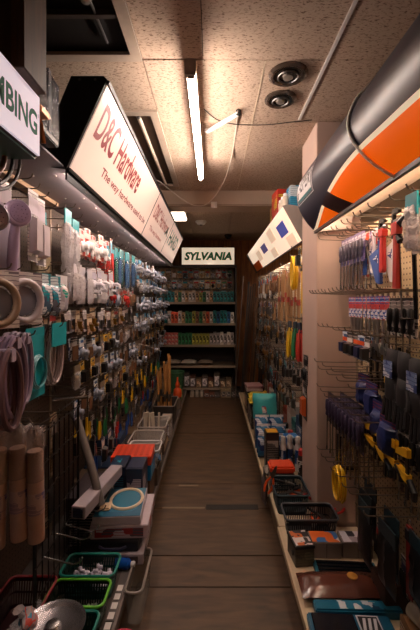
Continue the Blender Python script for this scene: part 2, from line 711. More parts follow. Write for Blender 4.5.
cable('white_cable', 'white cable looping from ceiling strip down over the beam', [W(238, 111, 2.05), W(236, 130, 2.3), W(233, 150, 2.6), W(226, 177, 3.0), W(215, 196, 3.3), W(205, 205, 3.45), W(193, 205, 3.45), W(182, 199, 3.4), W(170, 190, 3.3), W(160, 182, 3.25), W(150, 178, 3.2)], .0045, mat((196, 180, 164), .5))
cable('dark_wire', 'thin dark wire sagging along the ceiling towards the pillar', [W(204, 109, 2.05), W(216, 119, 2.14), W(230, 123.5, 2.18), W(250, 125, 2.2), W(270, 124.5, 2.2), W(292, 122, 2.18), W(312, 120, 2.16)], .003, mat((60, 48, 40), .6))
t = thing('hook_plate', 'small white cable clip plate on the beam face', 'clip', (W(214, 205, 3.53)[0], 3.534, 2.452))
obj('plate', B(-.03, .03, -.008, .0, -.03, .03, .002), WHITE, t)
obj('loop', MB().tube([(0, -.008, .01), (0, -.03, .0), (0, -.03, -.02), (0, -.01, -.025)], .004, 6), WHITE, t)

# ================================================================ SHELVING (gondolas)
PEG_R = mpegboard((186, 162, 128))
PEG_L = mpegboard((84, 68, 56))
UPR = mat((150, 130, 108), 0.5, 0.2)


def gondola(name, label, side, xb, xd, y0, y1, ztop, zdeck, pegm, deckm):
    """side -1: left of the aisle, +1: right. xb: pegboard face, xd: deck front edge"""
    t = thing(name, label, 'shelving', (xb, (y0 + y1) / 2, 0))
    s = side
    L = (y1 - y0) / 2
    w = abs(xd - xb)

    def bx(a, b, *r, **k):
        lo, hi = sorted((s * a, s * b))
        return B(lo, hi, *r, **k)
    n = max(1, round((y1 - y0) / 0.92))
    step = 2 * L / n
    for i in range(n):
        ya = -L + i * step
        obj('pegboard_panel', bx(0, .008, ya + .012, ya + step - .012, zdeck + .01, ztop), pegm, t)
        dk = obj('base_deck', bx(-w, .02, ya + .001, ya + step - .001, zdeck - .03, zdeck, bevel=.002), deckm, t)
        obj('kick_plate', bx(-w + .012, -w + .022, ya + .001, ya + step - .001, 0.001, zdeck - .03), mat((118, 96, 72), 0.6), t)
    for i in range(n + 1):
        ya = -L + i * step
        u = obj('upright', bx(-.004, .035, ya - .012, ya + .012, .001, ztop), UPR, t)
    obj('price_rail', bx(-w - .012, -w, -L, L, zdeck - .036, zdeck - .001), mat((110, 98, 90), 0.35) if s < 0 else mat((206, 184, 152), 0.5), t)
    return t


gl = gondola('pegboard_shelving', 'long brown pegboard shelving unit along the left of the aisle', -1, -0.95, -0.42, 0.35, 5.60, 2.05, 0.145, PEG_L, mat((70, 60, 54), 0.6))
gr = gondola('pegboard_shelving', 'cream pegboard shelving unit on the near right before the pillar', 1, 0.87, 0.40, 0.35, 2.17, 1.93, 0.147, PEG_R, mat((205, 184, 152), 0.6))
gr2 = gondola('pegboard_shelving', 'pale pegboard shelving unit on the right beyond the pillar', 1, 0.87, 0.40, 2.57, 5.40, 1.95, 0.147, mpegboard((226, 212, 190)), mat((160, 138, 108), 0.6))
# the deck carries on in front of the pillar
t = tag(obj('deck_board', B(0.40, 0.630, 2.175, 2.565, 0.117, 0.147, .002), mat((205, 184, 152), 0.6)), 'pale deck board bridging the two right-hand shelving units before the pillar', 'board')
obj('support_rail', B(0.412, 0.43, 2.175, 2.565, 0.001, 0.117), mat((118, 96, 72), 0.6), t)
# grey price strip along the left deck edge with white tickets
ps = obj('price_strip', B(.492, .53, -1.45, -.9, .145, .1495), mat((96, 88, 84), .35), gl)
for k in range(5):
    o = obj('price_ticket', B(-.013, .013, -.017, .017, .1495, .1508), WHITE, ps, (.511, 1.50 + k * .05 - 2.975, 0))
# ---------------------------------------------------------------- left canopy and signs
SOF = mat((150, 142, 148), 0.5, 0, 0.06)
t = thing('shelf_canopy', 'grey riveted canopy panel projecting over the left pegboard', 'canopy', (-0.78, 3.35, 2.062))
for k in range(5):
    ya = -2.2 + k * .9
    p = obj('panel', B(-.19, .158, ya + .002, ya + .898, 0, .008), SOF, t)
    for xx in (-.13, -.02, .08):
        for yy in (.1, .45, .8):
            obj('rivet', cached('rivet', lambda: MB().lathe([(.006, 0), (.005, -.004), (.002, -.006)], 8).mesh(True)), WHITE, p, (xx, ya + yy, 0))
obj('cleat', B(-.15, -.10, -2.0, -1.3, -.02, 0), mat((190, 160, 126), .5), t)

# D&C light box
FB, FT = Vector((-0.61, 0, 2.05)), Vector((-0.44, 0, 2.425))
tang = (FT - FB)
nrm = Vector((tang.z, 0, -tang.x)).normalized()
Y0, Y1 = 1.5, 5.25
t = thing('light_box_sign', 'long black-framed backlit sign box with red lettering hung over left aisle side', 'sign', (0, 0, 2.07))
t.location = (-0.6, (Y0 + Y1) / 2, 2.07)
O = Vector(t.location)


def loc_(p):
    return tuple(Vector(p) - O)


def relpoly(poly):
    return [(x - O.x, z - O.z) for x, z in poly]


CASE = mat((28, 25, 26), 0.45)
obj('casing', MB().prism(relpoly([(-.612, 2.052), (-.44, 2.425), (-.455, 2.44), (-.59, 2.44), (-.74, 2.083), (-.728, 2.083), (-.582, 2.43), (-.462, 2.428), (-.624, 2.075)]), Y0 - O.y, Y1 - O.y), CASE, t)
for ye in (Y0, Y1 - .006):
    obj('end_cap', MB().prism(relpoly([(-.612, 2.052), (-.44, 2.425), (-.455, 2.44), (-.59, 2.44), (-.74, 2.083), (-.728, 2.07)]), ye - .003 - O.y, ye + .003 - O.y), CASE, t)
for k in range(3):
    ya = Y0 + .06 + k * 1.22
    b_ = obj('strip_lamp', B(-.652 - O.x, -.624 - O.x, ya - O.y, ya + 1.18 - O.y, 2.0585 - O.z, 2.0615 - O.z), WHITE, t)
    obj('tube', MB().tube([(-.634 - O.x, ya + .02 - O.y, 2.048 - O.z), (-.634 - O.x, ya + 1.16 - O.y, 2.048 - O.z)], .008, 10).mesh(True), mglow((255, 226, 210), SOFFIT_TUBE), b_)
for z0, z1, nm in ((0, .035, 'frame_rail'), (.965, 1.0, 'frame_rail')):
    a, b = FB + tang * z0, FB + tang * z1
    a2, b2 = a + nrm * .012, b + nrm * .012
    obj(nm, MB().prism(relpoly([(a.x, a.z), (a2.x, a2.z), (b2.x, b2.z), (b.x, b.z)]), Y0 - O.y, Y1 - O.y), CASE, t)
obj('drip_lip', B(-.616 - O.x, -.608 - O.x, Y0 - O.y, Y1 - O.y, 2.010 - O.z, 2.056 - O.z), CASE, t)
for xx in (-.555, -.49):
    obj('screw', MB().lathe([(.006, 0), (.006, .003), (.003, .004)], 8, Matrix.Rotation(PI / 2, 4, 'X')), STEEL, t, loc_((xx, Y0, 2.425)))
FACE = mglow((244, 206, 188), SIGN)
panels = [(Y0 + .01, 3.0), (3.006, 4.1), (4.106, Y1 - .01)]
fp = []
for ya, yb in panels:
    a, b = FB + tang * .04, FB + tang * .96
    a2, b2 = a + nrm * .005, b + nrm * .005
    fp.append(obj('face_panel', MB().prism(relpoly([(a.x, a.z), (a2.x, a2.z), (b2.x, b2.z), (b.x, b.z)]), ya - O.y, yb - O.y), FACE, t))
for ys in (3.003, 4.103):
    a, b = FB + tang * .04, FB + tang * .96
    a2, b2 = a + nrm * .007, b + nrm * .007
    obj('joint_strip', MB().prism(relpoly([(a.x, a.z), (a2.x, a2.z), (b2.x, b2.z), (b.x, b.z)]), ys - .005 - O.y, ys + .005 - O.y), mat((120, 92, 76), .5), t)


def on_face(ya, yb, v0, v1):
    def fn(u, v, lift):
        p = FB + tang * (v0 + (v1 - v0) * v) + nrm * (.0062 + lift)
        return loc_((p.x, ya + (yb - ya) * u, p.z))
    return fn


RED = mat((140, 14, 22), .45)
REDL = mat((206, 84, 66), .35)
GREEN = mat((22, 122, 96), .35)
obj('lettering', fit_text('D&C Hardware', on_face(1.57, 2.42, .47, .86), bold=.02, size=1), RED, fp[0])
for w_ in fit_words('The way hardware used to be', on_face(1.80, 2.92, .20, .34), bold=.015):
    obj('lettering', w_, RED, fp[0])
obj('lettering', fit_text('D&C Hardware', on_face(3.10, 3.95, .50, .80), bold=.015), REDL, fp[1])
for w_ in fit_words('The way hardware', on_face(3.15, 3.85, .20, .34), bold=.015):
    obj('lettering', w_, REDL, fp[1])
obj('lettering', fit_text('HARD', on_face(4.2, 4.95, .38, .80), bold=.02), GREEN, fp[2])
obj('lettering', fit_text('A', on_face(3.85, 4.03, .48, .72), bold=.02), GREEN, fp[1])

# PLUMBING sign nearer to the camera
t = thing('plumbing_sign', 'white backlit sign with green capital lettering at far upper left', 'sign', (-0.64, .65, 1.94))
O = Vector(t.location)
obj('casing', B(-.12, .105, -.40, .45, 0, .185, .003), mat((60, 40, 32), .5), t)
f = obj('face_panel', B(.105, .112, -.395, .446, .004, .181), mglow((226, 212, 222), .42, .6), t)
obj('underside', B(-.115, .10, -.395, .445, -.006, 0), mat((20, 92, 66), .4), t)
obj('lettering', fit_text('PLUMBING', lambda u, v, l: (.1128 + l, .085 + .345 * u, .055 + .072 * v), bold=.03), mat((12, 118, 84), .7), f)
obj('trademark', fit_text('®', lambda u, v, l: (.1128 + l, .433 + .008 * u, .115 + .012 * v)), mat((120, 130, 124), .5), f)

b_ = obj('strip_lamp', B(-.175, -.12, -.30, .46, .055, .075), WHITE, t)  # unseen lamp behind the sign, added to brighten the near goods
obj('tube', MB().tube([(-.155, -.28, .042), (-.155, .44, .042)], .012, 10).mesh(True), mglow((255, 226, 214), SOFFIT_TUBE), b_)

# wooden bracket above the plumbing sign
t = thing('wooden_bracket', 'brown wooden bracket panel with cut-outs rising above plumbing sign to ceiling', 'bracket', (-0.60, 0.98, 2.127))
BR = mwood((84, 54, 28), (58, 36, 18), axis=2, scale=4)
obj('post', B(.06, .096, -.02, .11, 0, .47, .002), BR, t)
obj('cross_panel', B(-.20, .06, .02, .035, .0, .47, .001), mat((62, 42, 28), .6), t)
obj('rail', B(-.20, .06, .0, .02, .23, .26), BR, t)
obj('rail', B(-.20, .06, .0, .02, .42, .45), BR, t)
for q in ((.03, .10), (.045, .02)):
    obj('screw_hook', MB().tube([(q[0] - .03, 0, q[1]), (q[0] - .02, -.012, q[1] + .006), (q[0], -.014, q[1] + .016)], .003, 6), mat((214, 170, 120), .25, .8), t)

# black boxes lying on the canopy between the two signs
t = thing('black_box', 'black film-wrapped box lying on the canopy between the two left signs', 'box', (-.66, 1.26, 2.0775), (0, 0, .05))
obj('body', B(-.09, .085, -.09, .09, 0, .235, .004), mat((20, 18, 22), .25), t)
obj('wrap_fold', MB().pillow(.17, .2, .012, 6, 6, .008, 3).mesh(), mplastic((60, 54, 70), .35), t, (.088, .0, .225))
obj('tape_band', B(-.092, .088, -.012, .012, .02, .238), mat((60, 54, 66), .3), t)
t = thing('brass_bracket', 'small brass-coloured bracket on the end of the plumbing sign', 'bracket', (-0.545, 1.108, 2.03))
obj('plate', B(-.02, .02, -.006, .05, .055, .075, .002), mat((168, 104, 48), .3, .5), t)
obj('arm', MB().tube([(0, 0, .06), (.0, .03, .03), (.0, .05, -.02)], .008, 6), mat((168, 104, 48), .3, .5), t)

# ---------------------------------------------------------------- right canopies
# curved bullnose canopy: profile from top to bottom
PROF = []
ctrl = [(.64, 2.36), (.555, 2.275), (.512, 2.19), (.50, 2.13), (.512, 2.06), (.55, 1.985), (.61, 1.918)]
for i in range(len(ctrl) - 1):
    p0, p1, p2, p3 = [Vector(ctrl[min(max(i + k, 0), len(ctrl) - 1)]) for k in (-1, 0, 1, 2)]
    for k in range(5):
        s = k / 5
        PROF.append(0.5 * ((2 * p1) + (p2 - p0) * s + (2 * p0 - 5 * p1 + 4 * p2 - p3) * s * s + (3 * p1 - p0 - 3 * p2 + p3) * s ** 3))
PROF.append(Vector(ctrl[-1]))
ACC = [0]
for a, b in zip(PROF[:-1], PROF[1:]):
    ACC.append(ACC[-1] + (b - a).length)
ACC = [a / ACC[-1] for a in ACC]


def prof(s, lift=0.0):
    s = min(max(s, 0), 1)
    for i in range(len(ACC) - 1):
        if s <= ACC[i + 1] + 1e-9:
            k = (s - ACC[i]) / (ACC[i + 1] - ACC[i])
            p = PROF[i].lerp(PROF[i + 1], k)
            d = PROF[i + 1] - PROF[i]
            n = Vector((d.y, -d.x)).normalized()
            if n.x > 0:
                n = -n
            return p + n * lift
    return PROF[-1]


CY0, CY1 = 0.30, 2.15
t = thing('curved_canopy', 'curved orange and dark blue canopy sign over the near right shelving', 'sign', (.70, (CY0 + CY1) / 2, 1.93))
O = Vector(t.location)


def curved_shell(y0, y1, s0, s1, lift, ny=24, ns=30, thick=.004):
    vs, fs, uvs = [], [], []
    for j in range(ny + 1):
        y = y0 + (y1 - y0) * j / ny
        for i in range(ns + 1):
            s = s0 + (s1 - s0) * i / ns
            p = prof(s, lift)
            vs.append((p.x - O.x, y - O.y, p.y - O.z))
            uvs.append((s, y))
    for j in range(ny):
        for i in range(ns):
            a = j * (ns + 1) + i
            fs.append((a, a + 1, a + ns + 2, a + ns + 1))
    me = bpy.data.meshes.new('curved_shell')
    me.from_pydata(vs, [], fs)
    uv = me.uv_layers.new(name='print')
    for l in me.loops:
        uv.data[l.index].uv = uvs[l.vertex_index]
    for p in me.polygons:
        p.use_smooth = True
    me.materials.append(None)
    return me


def mcanopy():
    m, nt, b = _new('canopy_print')
    u = nt.nodes.new('ShaderNodeUVMap')
    u.uv_map = 'print'
    sp = nt.nodes.new('ShaderNodeSeparateXYZ')
    nt.links.new(u.outputs[0], sp.inputs[0])
    S, Yc = sp.outputs[0], sp.outputs[1]

    def math_(op, a, b_=None, c=None):
        n = nt.nodes.new('ShaderNodeMath')
        n.operation = op
        for k, v in enumerate((a, b_, c)):
            if v is None:
                continue
            if isinstance(v, (int, float)):
                n.inputs[k].default_value = v
            else:
                nt.links.new(v, n.inputs[k])
        return n.outputs[0]
    # stripe position s(y): level near, sweeping down to the lower edge at the far end
    cv = nt.nodes.new('ShaderNodeFloatCurve')
    nt.links.new(math_('DIVIDE', Yc, 2.5), cv.inputs['Value'])
    c = cv.mapping.curves[0]
    pts = [(0.0, .75), (.8, .72), (1.05, .70), (1.35, .688), (1.60, .735), (1.80, .815), (2.0, .91), (2.15, .97), (2.5, 1.0)]
    c.points[0].location = (0, pts[0][1])
    c.points[1].location = (1, 1)
    for q in pts[1:-1]:
        c.points.new(q[0] / 2.5, q[1])
    cv.mapping.update()
    dlt = math_('SUBTRACT', S, cv.outputs[0])
    stripe = math_('GREATER_THAN', dlt, 0.0)
    orange = math_('GREATER_THAN', dlt, 0.035)
    # dark slanted band through the orange
    q = math_('ADD', Yc, math_('MULTIPLY', S, 0.55))
    band = math_('MULTIPLY', math_('GREATER_THAN', q, 2.09), math_('LESS_THAN', q, 2.265))

    def mixc(fac, A, Bc):
        n = nt.nodes.new('ShaderNodeMix')
        n.data_type = 'RGBA'
        nt.links.new(fac, n.inputs['Factor'])
        for k, v in (('A', A), ('B', Bc)):
            if isinstance(v, tuple):
                n.inputs[k].default_value = lin(v) + (1,)
            else:
                nt.links.new(v, n.inputs[k])
        return n.outputs['Result']
    c1 = mixc(stripe, (44, 42, 56), (250, 226, 190))
    c2 = mixc(orange, c1, (255, 104, 8))
    bf = math_('MULTIPLY', band, stripe)
    c3 = mixc(bf, c2, (58, 34, 36))
    nt.links.new(c3, b.inputs['Base Color'])
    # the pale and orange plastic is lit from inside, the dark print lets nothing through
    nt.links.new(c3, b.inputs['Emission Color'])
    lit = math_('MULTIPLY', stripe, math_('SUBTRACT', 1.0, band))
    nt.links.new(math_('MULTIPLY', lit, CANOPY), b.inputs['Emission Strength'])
    b.inputs['Roughness'].default_value = 0.36
    b.inputs['Specular IOR Level'].default_value = 0.5
    return m


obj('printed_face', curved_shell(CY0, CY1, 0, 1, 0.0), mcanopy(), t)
endp = [(p.x - O.x, p.y - O.z) for p in PROF] + [(.82 - O.x, 1.94 - O.z), (.85 - O.x, 2.15 - O.z), (.80 - O.x, 2.36 - O.z)]
inner = [(x + .004 if i < len(PROF) else x, z) for i, (x, z) in enumerate(endp)]
obj('end_cap', MB().prism(inner, CY1 - O.y - .012, CY1 - O.y - .001), mat((180, 166, 156), .5), t)
obj('top_board', B(.64 - O.x, .86 - O.x, CY0 - O.y, CY1 - O.y, 2.352 - O.z, 2.366 - O.z), mat((120, 88, 62), .6), t)
obj('soffit', B(.612 - O.x, .86 - O.x, CY0 - O.y, CY1 - O.y, 2.012 - O.z, 2.025 - O.z), mat((236, 222, 200), .5), t)
obj('edge_trim', MB().prism([(.632 - O.x, 2.358 - O.z), (.648 - O.x, 2.358 - O.z), (.648 - O.x, 2.374 - O.z), (.632 - O.x, 2.374 - O.z)], CY0 - O.y, CY1 - O.y), mat((170, 128, 92), .45), t)
obj('edge_trim', MB().prism([(.602 - O.x, 1.908 - O.z), (.618 - O.x, 1.908 - O.z), (.618 - O.x, 1.924 - O.z), (.602 - O.x, 1.924 - O.z)], CY0 - O.y, CY1 - O.y), mat((60, 40, 34), .45), t)
for k in range(2):
    yy = .78 + k * .92 - O.y
    b_ = obj('strip_lamp', B(.65 - O.x, .69 - O.x, yy - .42, yy + .42, 1.997 - O.z, 2.012 - O.z), WHITE, t)
    obj('tube', MB().tube([(.67 - O.x, yy - .40, 1.984 - O.z), (.67 - O.x, yy + .40, 1.984 - O.z)], .011, 10).mesh(True), mglow((255, 226, 200), SOFFIT_TUBE * 1.15), b_)
# label plate
pl = obj('label_plate', curved_shell(1.82, 2.13, .36, .66, .0025, 8, 8), mat((226, 222, 224), .3), t)
obj('label_ground', curved_shell(1.827, 2.123, .368, .652, .0035, 8, 8), mat((66, 56, 72), .3), pl)
obj('label_field', curved_shell(1.835, 2.115, .40, .64, .0045, 8, 8), mat((230, 226, 226), .3), pl)
obj('label_bar', curved_shell(1.835, 2.115, .61, .64, .0055, 8, 2), mat((28, 112, 116), .3), pl)


def on_canopy(ya, yb, s0, s1, lift):
    def fn(u, v, l):
        p = prof(s0 + (s1 - s0) * v, lift)
        return (p.x - O.x, ya + (yb - ya) * u - O.y, p.y - O.z)
    return fn


obj('lettering', fit_text('JASPEX', on_canopy(2.107, 1.845, .60, .42, .0058), bold=.02), mat((24, 22, 24), .4), pl)
# cord hanging over the canopy
cord = []
for k in range(15):
    s = k / 14
    p = prof(s, .006)
    cord.append((p.x, 1.37 - .22 * max(0, s - .35) - .03 * s, p.y))
tag(obj('cord', MB().tube(cord, .006, 8).mesh(True), mat((252, 238, 226), .5)), 'thin white cord draped over the orange canopy', 'cord')

# second canopy: slanted backlit white face
t = thing('light_box_canopy', 'white backlit slanted canopy over the right shelving beyond the pillar', 'sign', (.62, 3.95, 1.95))
O = Vector(t.location)
C0, C1 = 2.58, 5.30
back = [(.64, 1.934), (.655, 1.96), (.665, 2.06), (.73, 2.06), (.725, 2.10), (.68, 2.16), (.60, 2.19), (.54, 2.20), (.498, 2.19)]
obj('casing', MB().prism(relpoly(back), C0 - O.y, C1 - O.y), mat((150, 140, 134), .5), t)
FB2, FT2 = Vector((.64, 0, 1.934)), Vector((.498, 0, 2.19))
tg2 = FT2 - FB2
n2 = Vector((-tg2.z, 0, tg2.x)).normalized()


def slab2(ya, yb, v0, v1, l0, l1):
    a, b = FB2 + tg2 * v0, FB2 + tg2 * v1
    return MB().prism([(p.x - O.x, p.z - O.z) for p in (a + n2 * l0, a + n2 * l1, b + n2 * l1, b + n2 * l0)], ya - O.y, yb - O.y)


F2 = mglow((255, 228, 200), .5)
f2 = [obj('face_panel', slab2(C0 + .004 + k * .86, C0 + .858 + k * .86, .02, .98, 0, .005), F2, t) for k in range(3)]
obj('end_panel', slab2(5.164, C1, .02, .98, 0, .005), mat((40, 30, 34), .4), t)
obj('end_stripe', slab2(4.55, 5.16, .02, .40, .005, .008), mat((255, 110, 12), .35), t)
obj('lower_trim', slab2(C0, C1, -.02, .02, 0, .012), mat((60, 44, 36), .5), t)
PIC = [mglow((84, 92, 170), .25), mglow((110, 100, 150), .22)]
for (ya, yb, v0, v1, k) in ((2.75, 3.02, .40, .75, 0), (3.75, 4.05, .42, .72, 1)):
    q = obj('picture', slab2(ya, yb, v0, v1, .005, .008), PIC[k], f2[0 if k == 0 else 1])
for (ya, yb, v0, v1) in ((2.66, 2.9, .02, .33), (3.2, 3.45, .5, .9), (3.4, 3.65, .06, .36), (4.2, 4.5, .3, .7)):
    obj('paper_sheet', slab2(ya, yb, v0, v1, .005, .009), mglow((246, 214, 182), .36), f2[0 if yb < 3.43 else (1 if yb < 4.3 else 2)])  # sheets emit by themselves, in place of backlight through the paper
for k in range(2):
    yy = 3.27 + k * 1.35 - O.y
    b_ = obj('strip_lamp', B(.08 - .015, .08 + .025, yy - .62, yy + .62, .09, .11), WHITE, t)
    obj('tube', MB().tube([(.085, yy - .6, .077), (.085, yy + .6, .077)], .011, 10).mesh(True), mglow((255, 230, 206), SOFFIT_TUBE), b_)

# ================================================================ GOODS: kinds
# Every hanging kind is made in a local frame: it hangs from the origin, faces +x, z points up.
FILM = mplastic((214, 206, 204), .38, .10)
FILM2 = mplastic((226, 216, 214), .6, .14)
HOOKM = mat((124, 112, 102), 0.32, 0.85)
SIDE = {'L': (0.0, -0.95, 1), 'R': (PI, 0.87, -1)}


def ellipse(cy, cz, ry, rz, x, n=18, ph=0.0):
    return [(x, cy + ry * math.cos(2 * PI * k / n + ph), cz + rz * math.sin(2 * PI * k / n + ph)) for k in range(n)]


def lathe_x(prof_, n=12, at=(0, 0, 0)):
    return MB().lathe(prof_, n, Matrix.Translation(at) @ Matrix.Rotation(PI / 2, 4, 'Y'))


def product(shape, w, h):
    def make():
        cz = -h * .60
        m = MB()
        if shape == 'blister':
            a, b, t = w * .38, h * .28, .028
            m.add([(0, -a, cz - b), (0, a, cz - b), (0, a, cz + b), (0, -a, cz + b), (t, -a * .8, cz - b * .85), (t, a * .8, cz - b * .85), (t, a * .8, cz + b * .85), (t, -a * .8, cz + b * .85)],
                  [(3, 2, 1, 0), (4, 5, 6, 7), (0, 1, 5, 4), (1, 2, 6, 5), (2, 3, 7, 6), (3, 0, 4, 7)])
            return m.mesh()
        if shape == 'knob':
            r = min(w * .36, h * .26)
            m.lathe([(r, 0), (r, .012), (r * .7, .02), (r * .62, .042), (r * .3, .046)], 14, Matrix.Translation((0, 0, cz)) @ Matrix.Rotation(PI / 2, 4, 'Y'))
            m.tube([(.03, 0, cz), (.03, 0, cz - r * 1.5)], r * .28, 8)
            return m.mesh(True)
        if shape == 'elbow':
            r = w * .16
            m.tube([(.02, -w * .25, cz + h * .2), (.02, -w * .25, cz), (.02, -w * .12, cz - h * .12), (.02, w * .12, cz - h * .15), (.02, w * .3, cz - h * .15)], r, 10)
            m.tube([(.02, -w * .25, cz + h * .2), (.02, -w * .25, cz + h * .13)], r * 1.3, 10)
            return m.mesh(True)
        if shape == 'coil':
            r = min(w * .4, h * .3)
            for k in range(3):
                m.tube(ellipse(0, cz, r - .004 * k, r * 1.1 - .004 * k, .008 + .006 * k, 14), .0035, 5, True)
            return m.mesh(True)
        if shape == 'rods':
            for k in range(4):
                y = (k - 1.5) * w * .2
                m.tube([(.008, y, -h * .25), (.008, y, -h * .95)], w * .07, 6)
            return m.mesh(True)
        if shape == 'bolts':
            rr = random.Random(int(w * 1e4) + int(h * 1e5))
            for k in range(9):
                y, z = rr.uniform(-.35, .35) * w, cz + rr.uniform(-.25, .25) * h
                a = rr.uniform(0, PI)
                d = .012
                m.tube([(.006, y - math.cos(a) * d, z - math.sin(a) * d), (.008, y + math.cos(a) * d, z + math.sin(a) * d)], .0045, 6)
            return m.mesh(True)
        if shape == 'hinge':
            m.box(0, .004, -w * .36, -.004, cz - h * .26, cz + h * .26)
            m.box(0, .004, .004, w * .36, cz - h * .26, cz + h * .26)
            m.tube([(.006, 0, cz - h * .28), (.006, 0, cz + h * .28)], .006, 8)
            return m.mesh()
        if shape == 'spout':
            r = w * .14
            m.lathe([(w * .36, 0), (w * .34, .012), (w * .2, .02)], 12, Matrix.Translation((0, 0, cz + h * .1)) @ Matrix.Rotation(PI / 2, 4, 'Y'))
            m.tube([(.015, 0, cz + h * .1), (.05, 0, cz + h * .12), (.07, 0, cz + h * .05), (.072, 0, cz - h * .1)], [r, r, r * .9, r * .8], 10)
            m.tube([(.015, w * .2, cz - h * .18), (.045, w * .2, cz - h * .18)], r * .9, 10)
            m.tube([(.015, -w * .2, cz - h * .18), (.045, -w * .2, cz - h * .18)], r * .9, 10)
            return m.mesh(True)
    return cached(('product', shape, w, h), make)


def k_card(w=.08, h=.15, card=None, head=None, prod=None, shape='blister'):
    def go(t):
        obj('card', cached(('card', w, h), lambda: B(-.0012, .0012, -w / 2, w / 2, -h, .022)), card, t)
        obj('header', cached(('head', w, h), lambda: B(.0012, .002, -w / 2 + .002, w / 2 - .002, -h * .28, -.008)), head, t)
        obj('product', product(shape, w, h), prod, t, (.0013, 0, 0))
    return go


def k_bag(w=.1, h=.2, head=None, content=None, shape='coil', seed=1, film=None, t_=.03):
    def go(t):
        obj('film', cached(('bag', w, h, seed, t_), lambda: MB().pillow(w, h * .86, t_, 6, 9, .014, seed, -h * .14).mesh(True)), film or FILM, t)
        obj('header', cached(('baghead', w, h), lambda: B(-.0025, .0025, -w / 2 - .002, w / 2 + .002, -h * .2, .018)), head, t)
        if content is not None:
            obj('content', product(shape, w, h), content, t, (-.012, 0, 0))
    return go


def k_sleeve(w=.07, h=.36, head=None, inner=None, seed=1, tint=None):
    def go(t):
        obj('film', cached(('slv', w, h, seed), lambda: MB().pillow(w, h * .9, w * .5, 7, 14, .018, seed, -h * .1).mesh(True)), tint or FILM2, t)
        obj('header', cached(('slvh', w), lambda: B(-.003, .003, -w / 2 - .003, w / 2 + .003, -.055, .02)), head, t)
        obj('content', cached(('slvc', w, h), lambda: MB().tube([(0, 0, -h * .16), (0, 0, -h * .95)], w * .2, 10).mesh(True)), inner, t)
    return go


def k_hose(w=.12, h=.27, rad=.008, n=3, m=None, tie=None, head=None, seed=1):
    def go(t):
        def make():
            rr = random.Random(seed)
            q = MB()
            for k in range(n):
                x = (k - (n - 1) / 2) * rad * 2.1
                q.tube(ellipse(rr.uniform(-.008, .008), -h / 2 + rad, w / 2 - rr.uniform(0, .012), h / 2 - rr.uniform(0, .012), x, 22), rad, 7, True)
            return q.mesh(True)
        o = obj('hose_loops', cached(('hose', w, h, rad, n, seed), make), m, t)
        obj('tie', cached(('tie', rad, n), lambda: B(-rad * n - .004, rad * n + .004, -.014, .014, -.03, .012, .002)), tie or WHITE, t)
        if head is not None:
            obj('header', cached(('hosehead', w), lambda: B(rad * n + .004, rad * n + .007, -w * .5, w * .5, -.085, .02)), head, t)
    return go


def k_ringpack(r=.066, m=None, back=None, hub=None):
    def go(t):
        obj('backing', cached(('rpb', r), lambda: B(-.004, -.001, -r * 1.12, r * 1.12, -r * 2.25, .02)), back, t)
        obj('ring', cached(('rpr', r), lambda: MB().tube(ellipse(0, -r * 1.12, r * .86, r * .94, .014, 24), r * .17, 10, True).mesh(True)), m, t)
        obj('insert', cached(('rpi', r), lambda: lathe_x([(r * .72, 0), (r * .7, .008), (r * .3, .012)], 18, (0, 0, -r * 1.12)).mesh(True)), hub, t)
    return go


def k_shower(body=None, face=None):
    def go(t):
        h = obj('handle', cached('showerh', lambda: MB().tube([(.0, 0, -.225), (.004, 0, -.16), (.012, 0, -.09), (.024, 0, -.045), (.032, 0, -.02)], [.014, .017, .016, .014, .016], 12).mesh(True)), body, t)
        obj('head', cached('showerd', lambda: lathe_x([(.014, -.022), (.03, -.014), (.042, .0), (.042, .012), (.038, .016)], 20, (.034, 0, -.01)).mesh(True)), body, t)

        def noz():
            q = lathe_x([(.031, .016), (.030, .0185), (.012, .0195)], 20, (.034, 0, -.01))
            for ring, n in ((.022, 10), (.012, 6)):
                for k in range(n):
                    a = 2 * PI * k / n
                    y, z = ring * math.cos(a), ring * math.sin(a) - .01
                    q.tube([(.052, y, z), (.0565, y, z)], .0024, 5)
            return q.mesh()
        obj('spray_plate', cached('showern', noz), face, t)
        obj('thread_end', cached('showert', lambda: MB().tube([(0, 0, -.238), (0, 0, -.222)], .0115, 10)
                                 .mesh(True)), CHROME, h)
        obj('backing', cached('showerb', lambda: MB().pillow(.075, .29, .006, 5, 8, 0, 2, .03).mesh(True)), mat((206, 196, 208), .35), t, (-.02, 0, 0))
    return go


def k_adj_wrench(L=.22, m=None, tagm=None, tagm2=None):
    def go(t):
        # head hangs at the bottom, tag at the top
        obj('handle', cached(('awh', L), lambda: MB().prism_x([(-.010, 0), (.010, 0), (.013, -L * .35), (.009, -L * .78), (-.009, -L * .78), (-.013, -L * .35)], -.004, .004).mesh(bevel=.0015)), m, t)
        obj('jaw_head', cached(('awj', L), lambda: MB().prism_x([(-.012, -L * .76), (.012, -L * .76), (.024, -L * .84), (.026, -L), (.012, -L), (.010, -L * .9), (-.004, -L * .88), (-.006, -L * .9), (-.02, -L * .86)], -.007, .007).mesh()), m, t)
        obj('sliding_jaw', cached(('aws', L), lambda: MB().prism_x([(-.021, -L * .87), (-.006, -L * .905), (-.005, -L), (-.018, -L * .985)], -.0065, .0065).mesh()), CHROME, t)
        obj('knurl', cached(('awk', L), lambda: MB().tube([(0, -.014, -L * .85), (0, .004, -L * .85)], .007, 8).mesh()), STEEL, t)
        if tagm is not None:
            obj('tag_card', cached(('awt', L), lambda: B(.005, .007, -.02, .02, -.075, .03)), tagm, t)
            if tagm2 is not None:
                obj('tag_band', cached(('awt2', L), lambda: B(.007, .0075, -.02, .02, -.03, -.005)), tagm2, t)
    return go


